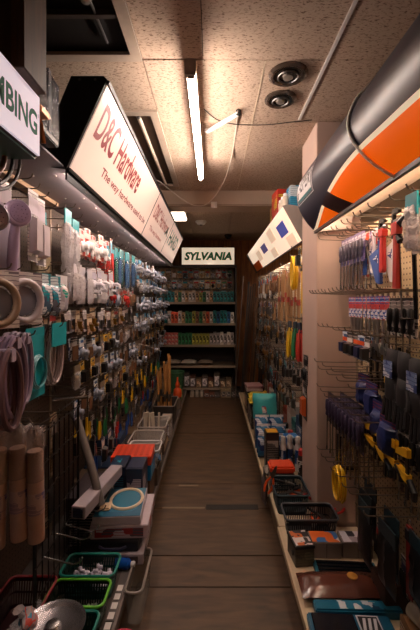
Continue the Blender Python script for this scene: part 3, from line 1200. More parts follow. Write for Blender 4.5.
def k_pipe_wrench(L=.36, m=None):
    def go(t):
        obj('handle', cached(('pwh', L), lambda: MB().prism_x([(-.012, -L * .30), (.012, -L * .30), (.014, -L * .55), (.017, -L * .97), (.010, -L), (-.010, -L), (-.017, -L * .97), (-.014, -L * .55)], -.009, .009).mesh(bevel=.002)), m, t)
        obj('collar', cached(('pwc', L), lambda: MB().prism_x([(-.024, -L * .30), (.020, -L * .30), (.022, -L * .18), (.012, -L * .14), (-.022, -L * .14)], -.012, .012).mesh(bevel=.002)), m, t)
        obj('hook_jaw', cached(('pwj', L), lambda: MB().prism_x([(-.030, -L * .34), (-.016, -L * .34), (-.016, -L * .03), (.022, -L * .03), (.026, .0), (.01, .012), (-.022, .012), (-.030, 0)], -.007, .007).mesh(bevel=.0015)), DARKSTEEL, t)
        obj('heel_jaw', cached(('pwe', L), lambda: B(-.008, .008, -.014, .022, -L * .145, -L * .105)), STEEL, t)
        obj('ring_nut', cached(('pwn', L), lambda: MB().tube([(0, -.023, -L * .245), (0, -.023, -L * .19)], .013, 10).mesh()), STEEL, t)
    return go


def k_hacksaw(m=None, grip=None):
    def go(t):
        obj('frame', cached('hsf', lambda: MB().tube([(0, .02, 0), (0, .02, -.02), (0, .02, -.36), (0, -.085, -.36)], .008, 8).mesh(True)), m, t)
        obj('blade', cached('hsb', lambda: B(-.0008, .0008, -.088, -.076, -.355, -.04)), STEEL, t)
        obj('grip', cached('hsg', lambda: MB().tube([(0, .02, 0), (0, -.02, .012), (0, -.075, .0), (0, -.09, -.04), (0, -.07, -.07)], .014, 8).mesh(True)), grip, t)
    return go


def k_pliers(h=.2, grip=None):
    def go(t):
        # jaws down or up: handles hang at the bottom
        for s in (-1, 1):
            obj('handle', cached(('plh', h, s), lambda: MB().tube([(0, s * .006, -h * .38), (0, s * .022, -h * .6), (0, s * .024, -h * .8), (0, s * .016, -h)], [.006, .008, .009, .007], 8).mesh(True)), grip, t)
        obj('jaws', cached(('plj', h), lambda: MB().prism_x([(-.005, .01), (.005, .01), (.014, -h * .22), (.014, -h * .34), (.007, -h * .42), (-.007, -h * .42), (-.014, -h * .34), (-.014, -h * .22)], -.006, .006).mesh(bevel=.0015)), STEEL, t)
        obj('pivot', cached(('plp', h), lambda: lathe_x([(.007, .006), (.006, .009)], 10, (0, 0, -h * .3)).mesh()), CHROME, t)
    return go


def k_driver(h=.26, grip=None, cardm=None):
    def go(t):
        obj('card', cached(('drc', h), lambda: B(-.002, .0, -.024, .024, -h * .5, .02)), cardm, t)
        obj('grip', cached(('drg', h), lambda: MB().lathe([(.006, 0), (.011, -.006), (.012, -.05), (.008, -.07), (.011, -.085), (.007, -.095)], 10).mesh(True)), grip, t, (.013, 0, -.02))
        obj('shaft', cached(('drs', h), lambda: MB().tube([(.013, 0, -.11), (.013, 0, -h)], .0035, 6).mesh(True)), CHROME, t)
        obj('tip', cached(('drt', h), lambda: MB().tube([(.013, 0, -h + .02), (.013, 0, -h - .006)], [.0052, .0065], 8).mesh(True)), CHROME, t)
    return go


def k_rope(h=.22, w=.07, m=None, tie=None, rad=.005, n=8, seed=1):
    def go(t):
        def make():
            rr = random.Random(seed)
            q = MB()
            for k in range(n):
                a = 2 * PI * k / n
                q.tube(ellipse(rr.uniform(-.01, .01) + .012 * math.cos(a), -h / 2 + rr.uniform(-.012, .012), w / 2 * rr.uniform(.5, 1.0), h / 2 * rr.uniform(.9, 1), .016 * math.sin(a), 20), rad, 6, True)
            return q.mesh(True)
        obj('rope_loops', cached(('rope', h, w, rad, n, seed), make), m, t)
        obj('tie', cached(('ropet', w), lambda: MB().tube([(0, -w * .2, -.03), (0, w * .2, -.035)], [.022, .022], 10).mesh(True)), tie, t)
    return go


def k_skein(h=.24, m=None, neck=None, seed=1):
    """hanks of cord bound at the neck, ends fanning out below"""
    def go(t):
        def make():
            rr = random.Random(seed)
            q = MB()
            for k in range(13):
                a = 2 * PI * k / 13
                rr_ = .012 + .018 * (k % 3) / 2
                x, y = rr_ * math.cos(a), rr_ * math.sin(a) * 1.3
                q.tube([(x * .25, y * .25, -.02), (x * .7, y * .7, -.06), (x, y, -h * .6), (x * 1.1, y * 1.1, -h * rr.uniform(.9, 1.0))], [.006, .008, .009, .006], 6)
            return q.mesh(True)
        obj('cords', cached(('skein', h, seed), make), m, t)
        obj('neck', cached('skn', lambda: MB().lathe([(.012, .03), (.018, .02), (.016, -.03), (.024, -.05)], 12).mesh(True)), neck, t)
    return go


def k_strap(h=.36, w=.05, m=None, buckle=None):
    def go(t):
        obj('strap', cached(('strap', h, w), lambda: MB().box(-.006, -.003, -w / 2, w / 2, -h, 0).box(.003, .006, -w / 2, w / 2, -h * .93, 0).box(-.006, .006, -w / 2, w / 2, -.004, 0).mesh(bevel=.0008)), m, t)
        obj('buckle', cached(('bk', w), lambda: MB().box(-.012, .012, -w * .55, w * .55, -.06, -.01).mesh(bevel=.003)), buckle, t)
        obj('hang_loop', cached('hl', lambda: MB().tube(ellipse(0, .012, .012, .014, 0, 12), .002, 5, True).mesh(True)), CHROME, t)
    return go


def k_glove(m=None, cuff=None, label=None):
    def go(t):
        def make():
            q = MB().pillow(.095, .11, .03, 5, 6, .003, 4, -.09)
            for k, (y, L) in enumerate(((-.036, .055), (-.012, .07), (.012, .068), (.036, .052))):
                q.tube([(0, y * .95, -.18), (0.004, y * 1.05, -.2 - L * .5), (.01, y * 1.1, -.2 - L)], [.0125, .012, .009], 8)
            q.tube([(0, .04, -.12), (.006, .062, -.15), (.014, .066, -.185)], [.013, .013, .009], 8)
            return q.mesh(True)
        obj('hand', cached('glove', make), m, t)
        obj('cuff', cached('glovec', lambda: MB().pillow(.088, .10, .026, 5, 4, .002, 5, .01).mesh(True)), cuff, t)
        if label is not None:
            obj('label_card', cached('glovel', lambda: B(.016, .018, -.032, .032, -.10, -.035)), label, t, (0, 0, 0))
    return go


def k_bar_clamp(L=.3, m=None, bar=None):
    def go(t):
        obj('bar', cached(('bcb', L), lambda: B(-.003, .003, -.009, .009, -L, 0)), bar, t)
        obj('fixed_jaw', cached(('bcf', L), lambda: MB().prism_x([(-.012, 0), (.012, 0), (.012, -.03), (-.075, -.045), (-.08, -.025), (-.012, .0)], -.008, .008).mesh()), m, t)
        obj('sliding_jaw', cached(('bcs', L), lambda: MB().prism_x([(-.014, -L * .5), (.014, -L * .5), (.016, -L * .66), (-.012, -L * .66), (-.08, -L * .52), (-.078, -L * .46)], -.010, .010).mesh()), m, t)
        obj('trigger_grip', cached(('bcg', L), lambda: MB().tube([(0, .014, -L * .6), (0, .05, -L * .75), (0, .05, -L * .9)], [.012, .012, .009], 8).mesh(True)), BLACK, t)
    return go


def k_brush(h=.22, w=.06, handle=None, bristle=None):
    def go(t):
        obj('handle', cached(('brh', h, w), lambda: MB().prism_x([(-.006, .01), (.006, .01), (.01, -h * .2), (.009, -h * .32), (w / 2, -h * .48), (-w / 2, -h * .48), (-.009, -h * .32), (-.01, -h * .2)], -.006, .006).mesh(bevel=.002)), handle, t)
        obj('ferrule', cached(('brf', h, w), lambda: B(-.009, .009, -w / 2, w / 2, -h * .64, -h * .47)), STEEL, t)
        obj('bristles', cached(('brb', h, w), lambda: MB().prism_x([(-w / 2, -h * .63), (w / 2, -h * .63), (w * .46, -h), (-w * .46, -h * .99)], -.008, .008).mesh()), bristle, t)
    return go


def k_dowelpack(h=.5, w=.05, m=None, band=None):
    def go(t):
        obj('card', cached(('dpc', w), lambda: B(-.002, .002, -w / 2, w / 2, -.12, .02)), band, t)
        for k in range(3):
            obj('rod', cached(('dpr', h, w, k), lambda: MB().tube([(.008, (k - 1) * w * .3, -.03), (.008, (k - 1) * w * .3, -h)], w * .12, 6).mesh(True)), m, t)
        obj('band', cached(('dpb', h, w), lambda: B(.0, .017, -w * .5, w * .5, -h * .62, -h * .52)), band, t)
    return go


def k_square(L=.2, m=None, blade=None):
    """triangular carded square or flag-shaped pack"""
    def go(t):
        obj('blade', cached(('sq', L), lambda: MB().prism_x([(-L * .42, -.05), (L * .1, -.02), (L * .1, -L), (-L * .05, -L * .98)], -.002, .002).mesh()), blade, t)
        obj('stock', cached(('sqs', L), lambda: MB().box(-.007, .007, L * .1, L * .2, -L, .01).mesh(bevel=.002)), m, t)
        obj('label_patch', cached(('sql', L), lambda: MB().prism_x([(-L * .2, -.07), (L * .06, -.05), (L * .06, -L * .5)], .002, .003).mesh()), mprint((230, 222, 214), (190, 30, 34), (30, 50, 120)), t)
    return go


# ---------------------------------------------------------------- hooks and hanging
def hook_mesh(L):
    def make():
        q = MB().tube([(0, 0, 0), (L * .5, 0, -.002), (L - .018, 0, .002), (L - .006, 0, .008), (L, 0, .022)], .0028, 6)
        q.box(-.001, .006, -.008, .008, -.018, .018)
        return q.mesh(True)
    return cached(('hook', L), make)


def hook(side, y, z, L, parent=None, _=None, pos=None):
    """a peg hook is a part of the shelving it is clipped into"""
    rz, xp, s = SIDE[side]
    p = pos or (xp, y, z)
    par = parent if parent is not None and not isinstance(parent, str) else (gl if side == 'L' else (gr if y < 2.4 else gr2))
    return obj('peg_hook', hook_mesh(round(L, 3)), HOOKM, par, tuple(Vector(p) - par.location), (0, 0, rz))


def hang(side, kind, name, label, cat, y, z, xoff, group=None, jit=1.0, tilt=None, scale=None):
    """one thing hanging on a hook: xoff is the distance out from the pegboard"""
    rz, xp, s = SIDE[side]
    rot = (R.uniform(-.04, .04) * jit if tilt is None else tilt, R.uniform(-.05, .03) * jit, rz + R.uniform(-.14, .14) * jit)
    t = thing(name, label, cat, (xp + s * xoff, y + R.uniform(-.006, .006) * jit, z - (0.0 if name.startswith('coiled') or name in ('yellow_rope', 'rope_coil') else .029)), rot, group, scale)
    kind(t)
    return t


def fill(side, y0, y1, z, L, dy, kinds, hooklabel, hookgroup, per=2, gap=.055, zj=.022, start=0):
    """kinds: list of (kind, name, label, cat, group); hooks dy apart"""
    y = y0
    i = start
    while y <= y1:
        zz = z + R.uniform(-zj, zj)
        hook(side, y, zz, L, hooklabel, hookgroup)
        k = R.choice(kinds)
        dx, sc = R.uniform(0, .03), R.uniform(.86, 1.04)
        for q in range(per):
            hang(side, k[0], k[1], k[2], k[3], y, zz, L - .03 - q * max(gap, .062) - dx, k[4], .7, None, sc)
        i += 1
        y += dy * R.uniform(.92, 1.08)


# ---------------------------------------------------------------- standing kinds
def box_thing(label, loc, w, d, h, body, rotz=0.0, top=None, side=None, name='carton', cat='box', group=None, lid=None, rot=None):
    """w along x, d along y; loc is the centre of its base"""
    t = thing(name, label, cat, loc, rot or (0, 0, rotz), group)
    obj('body', cached(('bx', w, d, h), lambda: B(-w / 2, w / 2, -d / 2, d / 2, 0, h, min(.003, w * .05))), body, t)
    if top is not None:
        obj('top_label', cached(('bt', w, d, h), lambda: B(-w * .42, w * .42, -d * .40, d * .40, h, h + .0012)), top, t)
    if side is not None:
        obj('front_label', cached(('bs', w, d, h), lambda: B(-w * .42, w * .42, -d / 2 - .001, -d / 2, h * .15, h * .8)), side, t)
        obj('side_label', cached(('bs2', w, d, h), lambda: B(-w / 2 - .001, -w / 2, -d * .42, d * .42, h * .15, h * .8)), side, t)
        obj('side_label', cached(('bs3', w, d, h), lambda: B(w / 2, w / 2 + .001, -d * .42, d * .42, h * .15, h * .8)), side, t)
    if lid is not None:
        obj('lid', cached(('bl', w, d, h), lambda: B(-w / 2 - .003, w / 2 + .003, -d / 2 - .003, d / 2 + .003, h * .78, h + .003, .002)), lid, t)
    return t


def can_thing(label, loc, r, h, body, cap, band=None, group=None, name='spray_can', cat='can', nozzle=True):
    t = thing(name, label, cat, loc, (0, 0, R.uniform(0, 6)), group)
    obj('body', cached(('can', r, h), lambda: MB().lathe([(r * .96, 0), (r, .004), (r, h * .72), (r * .8, h * .78)], 14).mesh(True)), body, t)
    obj('cap', cached(('cap', r, h), lambda: MB().lathe([(r * .8, h * .775), (r * .82, h * .79), (r * .8, h * .97), (r * .6, h)], 14).mesh(True)), cap, t)
    if band is not None:
        obj('label_band', cached(('band', r, h), lambda: MB().lathe([(r * 1.01, h * .2), (r * 1.015, h * .21), (r * 1.015, h * .6), (r * 1.01, h * .61)], 14).mesh(True)), band, t)
    return t


def rrect(w, d, r, z, n=4):
    pts = []
    for cx, cy, a0 in ((w / 2 - r, d / 2 - r, 0), (-w / 2 + r, d / 2 - r, PI / 2), (-w / 2 + r, -d / 2 + r, PI), (w / 2 - r, -d / 2 + r, 3 * PI / 2)):
        for k in range(n + 1):
            a = a0 + PI / 2 * k / n
            pts.append((cx + r * math.cos(a), cy + r * math.sin(a), z))
    return pts


def basket(label, loc, w, d, h, wall, rim, rotz=0.0, group=None, name='plastic_basket', solid=False, rot=None, rimr=.006):
    t = thing(name, label, 'basket', loc, rot or (0, 0, rotz), group)
    kx, ky = .84, .84

    def walls():
        q = MB()
        T = rrect(w - .004, d - .004, .025, h - .004, 5)
        Bt = rrect(w * kx, d * ky, .02, .004, 5)
        n = len(T)
        # subdivide the long runs so that the slats are even
        top, bot = [], []
        for i in range(n):
            a, b = Vector(T[i]), Vector(T[(i + 1) % n])
            c, e = Vector(Bt[i]), Vector(Bt[(i + 1) % n])
            m = max(1, int((b - a).length / .012))
            for k in range(m):
                top.append(a.lerp(b, k / m))
                bot.append(c.lerp(e, k / m))
        N = len(top)
        for i in range(N):
            a, b, c, e = top[i], top[(i + 1) % N], bot[(i + 1) % N], bot[i]
            if solid:
                q.add([a, b, c, e], [(0, 1, 2, 3)])
            else:
                q.add([a, a.lerp(b, .5), e.lerp(c, .5), e], [(0, 1, 2, 3)])
                for s0, s1 in ((.0, .12), (.45, .52), (.88, 1.0)):
                    q.add([a.lerp(e, s0), b.lerp(c, s0), b.lerp(c, s1), a.lerp(e, s1)], [(0, 1, 2, 3)])
        return q.mesh()
    obj('wall', cached(('bw', w, d, h, solid), walls), wall, t)
    obj('rim', cached(('br', w, d, h, rimr), lambda: MB().tube(rrect(w, d, .028, h, 5), rimr, 7, True).mesh(True)), rim, t)
    obj('bottom', cached(('bb', w, d), lambda: MB().prism_z([(p[0], p[1]) for p in rrect(w * kx, d * ky, .02, 0, 4)], 0, .004).mesh()), wall, t)
    return t

# ================================================================ GOODS: placing
def shade(rgb, k):
    return tuple(int(max(0, min(255, v * k))) for v in rgb)


TEAL = mat((20, 150, 160), .4)
LILAC = mat((176, 156, 186), .3, 0, .06)
LILAC2 = mat((150, 132, 158), .3)
SILVER = mat((160, 164, 176), .35, .35)
GREYPL = mat((128, 122, 124), .4)
YEL = mat((226, 178, 28), .45)
ORG = mat((226, 84, 26), .45)
REDM = mat((190, 44, 36), .4)
BLUE = mat((38, 78, 150), .4)
NAVY = mat((28, 36, 70), .45)
GRN = mat((34, 120, 66), .45)
BRN = mat((122, 84, 54), .6)
TANM = mat((186, 150, 108), .6)
CARDW = mprint((226, 220, 218), (200, 188, 190), (120, 110, 120))
CARDR = mprint((226, 214, 206), (192, 40, 36), (196, 60, 40), 30, 16)
CARDB = mprint((206, 214, 222), (40, 96, 150), (26, 60, 110))
CARDT = mprint((200, 216, 216), (24, 140, 150), (20, 90, 110))
CARDK = mprint((36, 32, 34), (120, 110, 106), (190, 180, 172))
CARDBR = mprint((150, 116, 84), (96, 66, 46), (206, 180, 150))
CARDY = mprint((222, 176, 40), (40, 36, 34), (230, 220, 200))
HL = 'dark wire peg hook under goods on the left pegboard'
HG = 'hooks of the left pegboard'
HRN = 'dark wire peg hook on the cream pegboard before the pillar'
HRNG = 'hooks of the near right pegboard'
HRF = 'dark wire peg hook under goods beyond the pillar'
HRFG = 'hooks of the far right pegboard'

# ---- left, near: hand shower, boxes, sleeves
for (y, z, xo, lab, m1, m2) in ((1.34, 1.865, .245, 'lilac hand shower with round spray head hanging below plumbing sign', LILAC, mat((160, 140, 172), .3)),
                                (1.20, 1.82, .24, 'dark grey hand shower at the far left edge below plumbing sign', mat((74, 70, 80), .3), mat((120, 116, 128), .25, .5))):
    hook('L', y, z, .22, HL, HG)
    hang('L', k_shower(m1, m2), 'hand_shower', lab, 'shower head', y, z, xo - .045, jit=.3, scale=1.15).rotation_euler.z -= .6
for i, (y, z, xo) in enumerate(((1.48, 1.965, .21), (1.56, 1.955, .20), (1.42, 1.985, .13), (1.34, 1.99, .12))):
    hook('L', y, z, .24, HL, HG)
    hang('L', k_card(.085, .27, CARDW, mat((206, 190, 204), .4), mat((206, 192, 196), .35), 'blister'), 'shower_pack', ('tall white boxed shower set behind the lilac hand shower', 'tall white boxed shower set beside the clear sleeves', 'white carded shower set nearest the canopy corner', 'white carded shower set behind the lilac hand shower head')[i], 'package', y, z, xo, 'white boxed shower sets', .4)
TANSL = mplastic((200, 178, 146), .62, .14)
for i, (y, z, xo, hh, inner, tint, lab) in enumerate(((1.64, 1.93, .15, .40, TANM, TANSL, 'long tan sleeve with teal header hanging behind white shower boxes'),
                                                     (1.86, 1.985, .20, .42, SILVER, FILM2, 'long clear sleeve with teal header, the nearer of two'),
                                                     (1.96, 1.955, .20, .30, SILVER, FILM2, 'clear sleeve with teal header, the farther of two'),
                                                     (1.74, 1.95, .12, .34, DARKSTEEL, TANSL, 'tan sleeve hanging deep between shower boxes and clear sleeves'))):
    hook('L', y, z, .24, HL, HG)
    hang('L', k_sleeve(.085 if i else .06, hh, TEAL, inner, i + 1, tint), 'tube_sleeve', lab, 'package', y, z, xo, None, .5)

# white cards, yellow and red bands
seg = [(k_card(.10, .15, CARDW, WHITE, CARDY, 'blister'), 'fitting_package', 'white carded fitting with yellow block hanging in top row left', 'package', 'white carded fittings'),
       (k_card(.10, .15, CARDR, WHITE, WHITEPL, 'knob'), 'fitting_package', 'white and red carded fitting hanging in top row left', 'package', 'red and white carded fittings'),
       (k_card(.10, .13, CARDW, CARDR, mat((220, 210, 204), .3), 'elbow'), 'fitting_package', 'white carded pipe elbow hanging in top row left', 'package', 'white carded elbows')]
fill('L', 2.10, 2.50, 1.945, .24, .095, seg, HL, HG, 2, .06)
seg = [(k_card(.075, .40, CARDR, mat((40, 150, 180), .4), REDM, 'rods'), 'striped_pack', 'tall red, white and blue striped pack on left pegboard', 'package', 'tall striped packs')]
fill('L', 2.58, 2.72, 1.955, .24, .08, seg, HL, HG, 2)
seg = [(k_bag(.10, .30, TEAL, BLUE, 'rods', 3, mplastic((90, 130, 170), .6)), 'hose_bag', 'long blue bag with teal header hanging below red sign', 'package', 'long blue bags'),
       (k_bag(.085, .34, TEAL, GRN, 'rods', 4, mplastic((70, 120, 120), .6)), 'hose_bag', 'long teal bag hanging below the red sign', 'package', 'long teal bags')]
fill('L', 2.82, 3.45, 1.94, .24, .11, seg, HL, HG, 2)
fa = [(k_card(.095, .13, CARDB, mat((60, 120, 170), .4), SILVER, 'spout'), 'carded_faucet', 'blue-headed card with chrome tap hanging far down the left side', 'package', 'carded chrome taps'),
      (k_card(.085, .125, CARDW, mat((206, 214, 220), .4), SILVER, 'knob'), 'handle_package', 'white card with chrome tap handle far down the left side', 'package', 'carded tap handles'),
      (k_bag(.085, .125, mat((70, 150, 190), .4), WHITEPL, 'elbow', 5), 'bagged_fitting', 'small clear bag with blue header far down the left side', 'package', 'small blue-headed bags')]
for zz, L in ((1.935, .24), (1.755, .25), (1.575, .26), (1.395, .26)):
    fill('L', 3.55 if zz > 1.5 else 3.4, 5.5, zz, L, .115, fa, HL, HG, 1, start=int(zz * 100))

# second row
for i, (y, z, r, m1, lab) in enumerate(((1.18, 1.61, .066, mat((150, 124, 100), .4), 'tan ring pack hanging at far left below shower head'),
                                        (1.345, 1.62, .068, mat((206, 194, 196), .35), 'pale round ring pack beside the tan ring pack'),
                                        (1.27, 1.615, .062, mat((180, 168, 172), .35), 'pale ring pack set back between two others'))):
    hook('L', y, z, .24, HL, HG)
    hang('L', k_ringpack(r, m1, CARDW, mat((120, 124, 140), .35)), 'ring_pack', lab, 'package', y, z, .235 if i < 2 else .13, None, .3, scale=1.15).rotation_euler.z -= .45
for i, (y, z) in enumerate(((1.56, 1.635), (1.74, 1.64), (1.65, 1.63))):
    hook('L', y, z, .24, HL, HG)
    for q in range(2):
        hang('L', k_bag(.12, .17, mprint((24, 140, 150), (210, 214, 216), (40, 70, 100), 18, 18) if i != 1 else mat((210, 204, 206), .4), mat((190, 182, 186), .4), 'bolts', 6 + i, (mprint((206, 204, 208), (24, 140, 150), (70, 90, 110), 16, 16, .2), mprint((210, 204, 206), (40, 150, 130), (180, 170, 176), 14, 18, .2), mprint((190, 196, 204), (24, 130, 150), (90, 90, 100), 18, 14, .2))[i], .05), 'fittings_bag', ('white and teal bag of fittings beside the pale ring pack', 'white bag with green band below the clear sleeves', 'white and teal bag of fittings between its neighbours')[i], 'package', y, z, .215 - q * .07, 'bags of white fittings')
w2 = [(k_bag(.10, .19, mat((210, 202, 206), .4), mat((196, 186, 196), .4), 'rods', 9, FILM2), 'washer_pack', 'lilac-white bagged hose set in the second row left', 'package', 'bagged hose sets'),
      (k_card(.09, .18, CARDW, mat((196, 186, 200), .4), mat((206, 200, 206), .3), 'spout'), 'carded_tap', 'white carded tap in the second row left', 'package', 'white carded taps')]
fill('L', 1.95, 2.62, 1.715, .25, .09, w2, HL, HG, 2)
w3 = [(k_card(.09, .14, CARDK, REDM, REDM, 'knob'), 'valve_package', 'dark card with red valve handle in the left middle rows', 'package', 'red valve cards'),
      (k_card(.09, .15, CARDB, CARDW, SILVER, 'coil'), 'coil_package', 'blue and white card with steel coil in the left middle rows', 'package', 'steel coil cards'),
      (k_card(.085, .14, CARDW, CARDR, BRN, 'blister'), 'part_package', 'white card with brown block in the left middle rows', 'package', 'brown block cards')]
fill('L', 2.66, 3.45, 1.625, .25, .10, w3, HL, HG, 2)

# third row: dark mixed cards
w4 = [(k_card(.085, .115, CARDK, mat((150, 40, 36), .4), STEEL, 'bolts'), 'carded_hardware', 'black card of steel bolts in the left middle rows', 'package', 'black bolt cards'),
      (k_card(.08, .115, CARDW, mat((190, 176, 170), .4), STEEL, 'hinge'), 'hinge_package', 'white card with steel hinge in the left middle rows', 'package', 'hinge cards'),
      (k_card(.08, .11, CARDBR, mat((206, 186, 160), .4), mat((170, 130, 60), .3, .8), 'elbow'), 'elbow_package', 'brown card with brass elbow in the left middle rows', 'package', 'brass elbow cards')]
fill('L', 1.55, 3.35, 1.455, .25, .10, w4, HL, HG, 2)
w5 = [(k_card(.09, .11, CARDY, mat((200, 150, 30), .4), DARKSTEEL, 'blister'), 'carded_tool', 'yellow and black carded tool in the left middle rows', 'package', 'yellow tool cards'),
      (k_card(.08, .11, CARDB, WHITE, SILVER, 'knob'), 'knob_package', 'pale blue card with steel knob in the left middle rows', 'package', 'steel knob cards'),
      (k_card(.08, .115, CARDK, mat((160, 150, 140), .4), BRN, 'rods'), 'rod_package', 'dark card of brown rods in the left middle rows', 'package', 'brown rod cards'),
      (k_bag(.085, .11, mat((130, 110, 90), .5), TANM, 'bolts', 8), 'bagged_parts', 'small bag of tan parts in the left middle rows', 'package', 'tan part bags')]
for zz, st in ((1.30, 2), (1.15, 0), (1.0, 1)):
    fill('L', 1.95, 5.45, zz, .25, .115, w5, HL, HG, 1 if zz < 1.2 else 2, start=st)

# hoses
HOSE = mat((146, 126, 150), .28)
for i, (y, z, xo, w, h, m1, sd, lab) in enumerate(((1.28, 1.365, .27, .15, .29, HOSE, 1, 'thick lilac coiled hose hanging in front at left'),
                                                   (1.20, 1.33, .29, .13, .27, mat((120, 92, 96), .3), 2, 'brownish coiled hose at the far left edge'),
                                                   (1.38, 1.37, .25, .13, .27, mat((156, 140, 160), .28), 3, 'lilac coiled hose beside teal package'),
                                                   (1.14, 1.36, .24, .13, .26, LILAC2, 4, 'grey-lilac coiled hose partly cut by left edge'))):
    hook('L', y, z, .27, HL, HG)
    hang('L', k_hose(w, h, .0105, 4, m1, mat((180, 166, 184), .3), None, sd), 'coiled_hose', lab, 'hose', y, z, xo - .05, None, .6)
hook('L', 1.50, 1.40, .24, HL, HG)
hang('L', k_card(.16, .27, TEAL, mat((36, 160, 168), .4), mat((120, 180, 184), .3), 'coil'), 'tubing_pack', 'flat teal pack behind the lilac hoses', 'package', 1.50, 1.40, .21, None, .3)
hook('L', 1.66, 1.385, .26, HL, HG)
hang('L', k_hose(.15, .27, .006, 6, mat((196, 176, 172), .2), mat((206, 196, 196), .3), mat((24, 156, 164), .4), 7), 'coiled_tubing', 'coil of clear tubing with teal header card', 'hose', 1.66, 1.385, .20, None, .3)
# rolls in clear wrap at lower left
ROLL = mat((186, 152, 132), .6)
for i, (px, Y, z0, z1, r, lab) in enumerate(((34.5, 1.36, .60, .98, .030, 'tan wrapped roll standing at lower left, the right one'), (17, 1.34, .62, 1.00, .030, 'tan wrapped roll at lower left, the middle one'), (-1, 1.32, .60, 1.0, .030, 'tan wrapped roll at the left picture edge'))):
    t = thing('wrapped_roll', lab, 'roll', ((px - 213) / F * Y, Y, z1), (0, R.uniform(-.03, .03), 0), 'tan wrapped rolls')
    H = z1 - z0
    obj('roll', MB().lathe([(r * .96, -H), (r, -H + .01), (r, -.05), (r * .9, -.04)], 16).mesh(True), ROLL, t)
    rr_ = random.Random(i + 5)
    q = MB().lathe([(r * 1.03, -H * .4), (r * 1.04, -.06), (r * 1.06, -.03), (r * 1.0, .0), (r * .9, .03), (r * .5, .05)], 14)
    q.v = [(x + rr_.uniform(-.006, .006) * (z > -.05), y + rr_.uniform(-.006, .006) * (z > -.05), z + rr_.uniform(-.012, .012) * (z > -.05)) for x, y, z in q.v]
    obj('wrap_film', q.mesh(True), mplastic((206, 186, 176), .4, .08), t)
    obj('label_band', MB().lathe([(r * 1.02, -H * .72), (r * 1.025, -H * .71), (r * 1.025, -H * .52), (r * 1.02, -H * .51)], 16).mesh(True), mprint((150, 126, 132), (110, 96, 140), (190, 160, 150), 20, 20), t)
    obj('hang_wire', MB().tube([(0, 0, .05), (-.02, 0, .08), (-.945 - (px - 213) / F * Y, 0, .09)], .003, 6), HOOKM, t)

# black wire rack beside the rolls
t = thing('wire_rack', 'black wire display rack beside the tan wrapped rolls', 'rack', (-0.7085, 1.66, .146))
q = MB()
for k in range(9):
    y = -.22 + k * .055
    q.tube([(0, y, .0), (0, y, .82)], .003, 5)
obj('upright_wires', q, DARKSTEEL, t)['kind'] = 'stuff'
for k in range(7):
    obj('cross_wire', cached('cwire', lambda: MB().tube([(.004, -.235, 0), (.004, .235, 0)], .003, 5).mesh()), DARKSTEEL, t, (0, 0, .03 + k * .13))
obj('frame', MB().tube([(0, -.235, 0), (0, -.235, .85), (0, .235, .85), (0, .235, 0)], .005, 6), DARKSTEEL, t)
for k in range(4):
    obj('prong', cached('rprong', lambda: MB().tube([(0, 0, 0), (.12, 0, -.03), (.15, 0, -.02), (.16, 0, .0)], .0035, 6).mesh(True)), CHROME, t, (.004, -.16 + k * .11, .29 + .03 * (k % 2)))
tr = tag(obj('chrome_bracket', MB().box(0, .15, -.012, .012, -.004, .004).box(.146, .15, -.012, .012, -.09, .004).mesh(bevel=.001), CHROME, None, (-.72, 1.62, 1.06), (0, 0, .3)), 'bent chrome bracket arm sticking out above black wire rack', 'bracket')
for k, (zz, yy, m1) in enumerate(((1.0, 1.50, CARDW), (.95, 1.62, CARDK), (.97, 1.74, CARDBR), (.80, 1.56, CARDK), (.78, 1.70, CARDBR))):
    hook('L', yy, zz, .23, HL, HG)
    hang('L', k_card(.07, .30, m1, mat((120, 106, 96), .5), STEEL, 'rods'), 'slim_pack', ('slim pale pack of rods', 'slim dark pack of rods', 'slim brown pack of rods', 'slim dark pack lower down', 'slim brown pack lower down')[k] + ' behind black wire rack', 'package', yy, zz, .18, 'slim rod packs', .6)
tag(obj('drain_pipe', MB().tube([W(72, 412, 2.02), W(77, 420, 2.0), W(83, 440, 1.97), W(90, 462, 1.94), W(97, 488, 1.90), W(101, 505, 1.88)], .022, 12).mesh(True), mat((120, 112, 106), .3)), 'grey flexible pipe leaning down towards the stacked boxes', 'pipe')

# copper-dark cables hanging below the plumbing sign
for k, (r, m1, lab) in enumerate(((.115, mat((112, 66, 40), .3, .3), 'copper-coloured cable loop hanging below plumbing sign'), (.135, mat((36, 26, 22), .4), 'dark brown cable loop hanging below plumbing sign'), (.15, mat((52, 36, 30), .4), 'thin dark cable loop hanging lowest below plumbing sign'))):
    pts = [(-.62 + .012 * k, .94 + r * 1.15 * math.cos(a), 1.945 + r * .95 * math.sin(a)) for a in [PI + j * PI / 16 for j in range(17)]]
    tag(obj('cable_loop', MB().tube(pts, .0075 - .0015 * k, 8).mesh(True), m1), lab, 'cable')

# ---- left: tools row
t1 = [(k_pliers(.21, YEL), 'pliers', 'pliers with yellow grips hanging low on the left', 'pliers', 'yellow-gripped pliers'),
      (k_pliers(.20, GRN), 'pliers', 'pliers with green grips hanging low on the left', 'pliers', 'green-gripped pliers'),
      (k_brush(.2, .055, YEL, BLACK), 'brush', 'yellow-handled brush hanging low on the left', 'brush', 'yellow brushes'),
      (k_driver(.24, BLACK, CARDK), 'screwdriver', 'black screwdriver on dark card low on the left', 'screwdriver', 'black screwdrivers')]
fill('L', 2.1, 4.9, .83, .27, .105, t1, HL, HG, 2)
t2 = [(k_pliers(.2, BLUE), 'pliers', 'pliers with blue grips hanging low on the left', 'pliers', 'blue-gripped pliers'),
      (k_card(.08, .16, CARDB, WHITE, STEEL, 'blister'), 'carded_tool', 'blue carded tool hanging low on the left', 'package', 'low blue tool cards'),
      (k_driver(.22, REDM, CARDW), 'screwdriver', 'red screwdriver on pale card low on the left', 'screwdriver', 'red screwdrivers')]
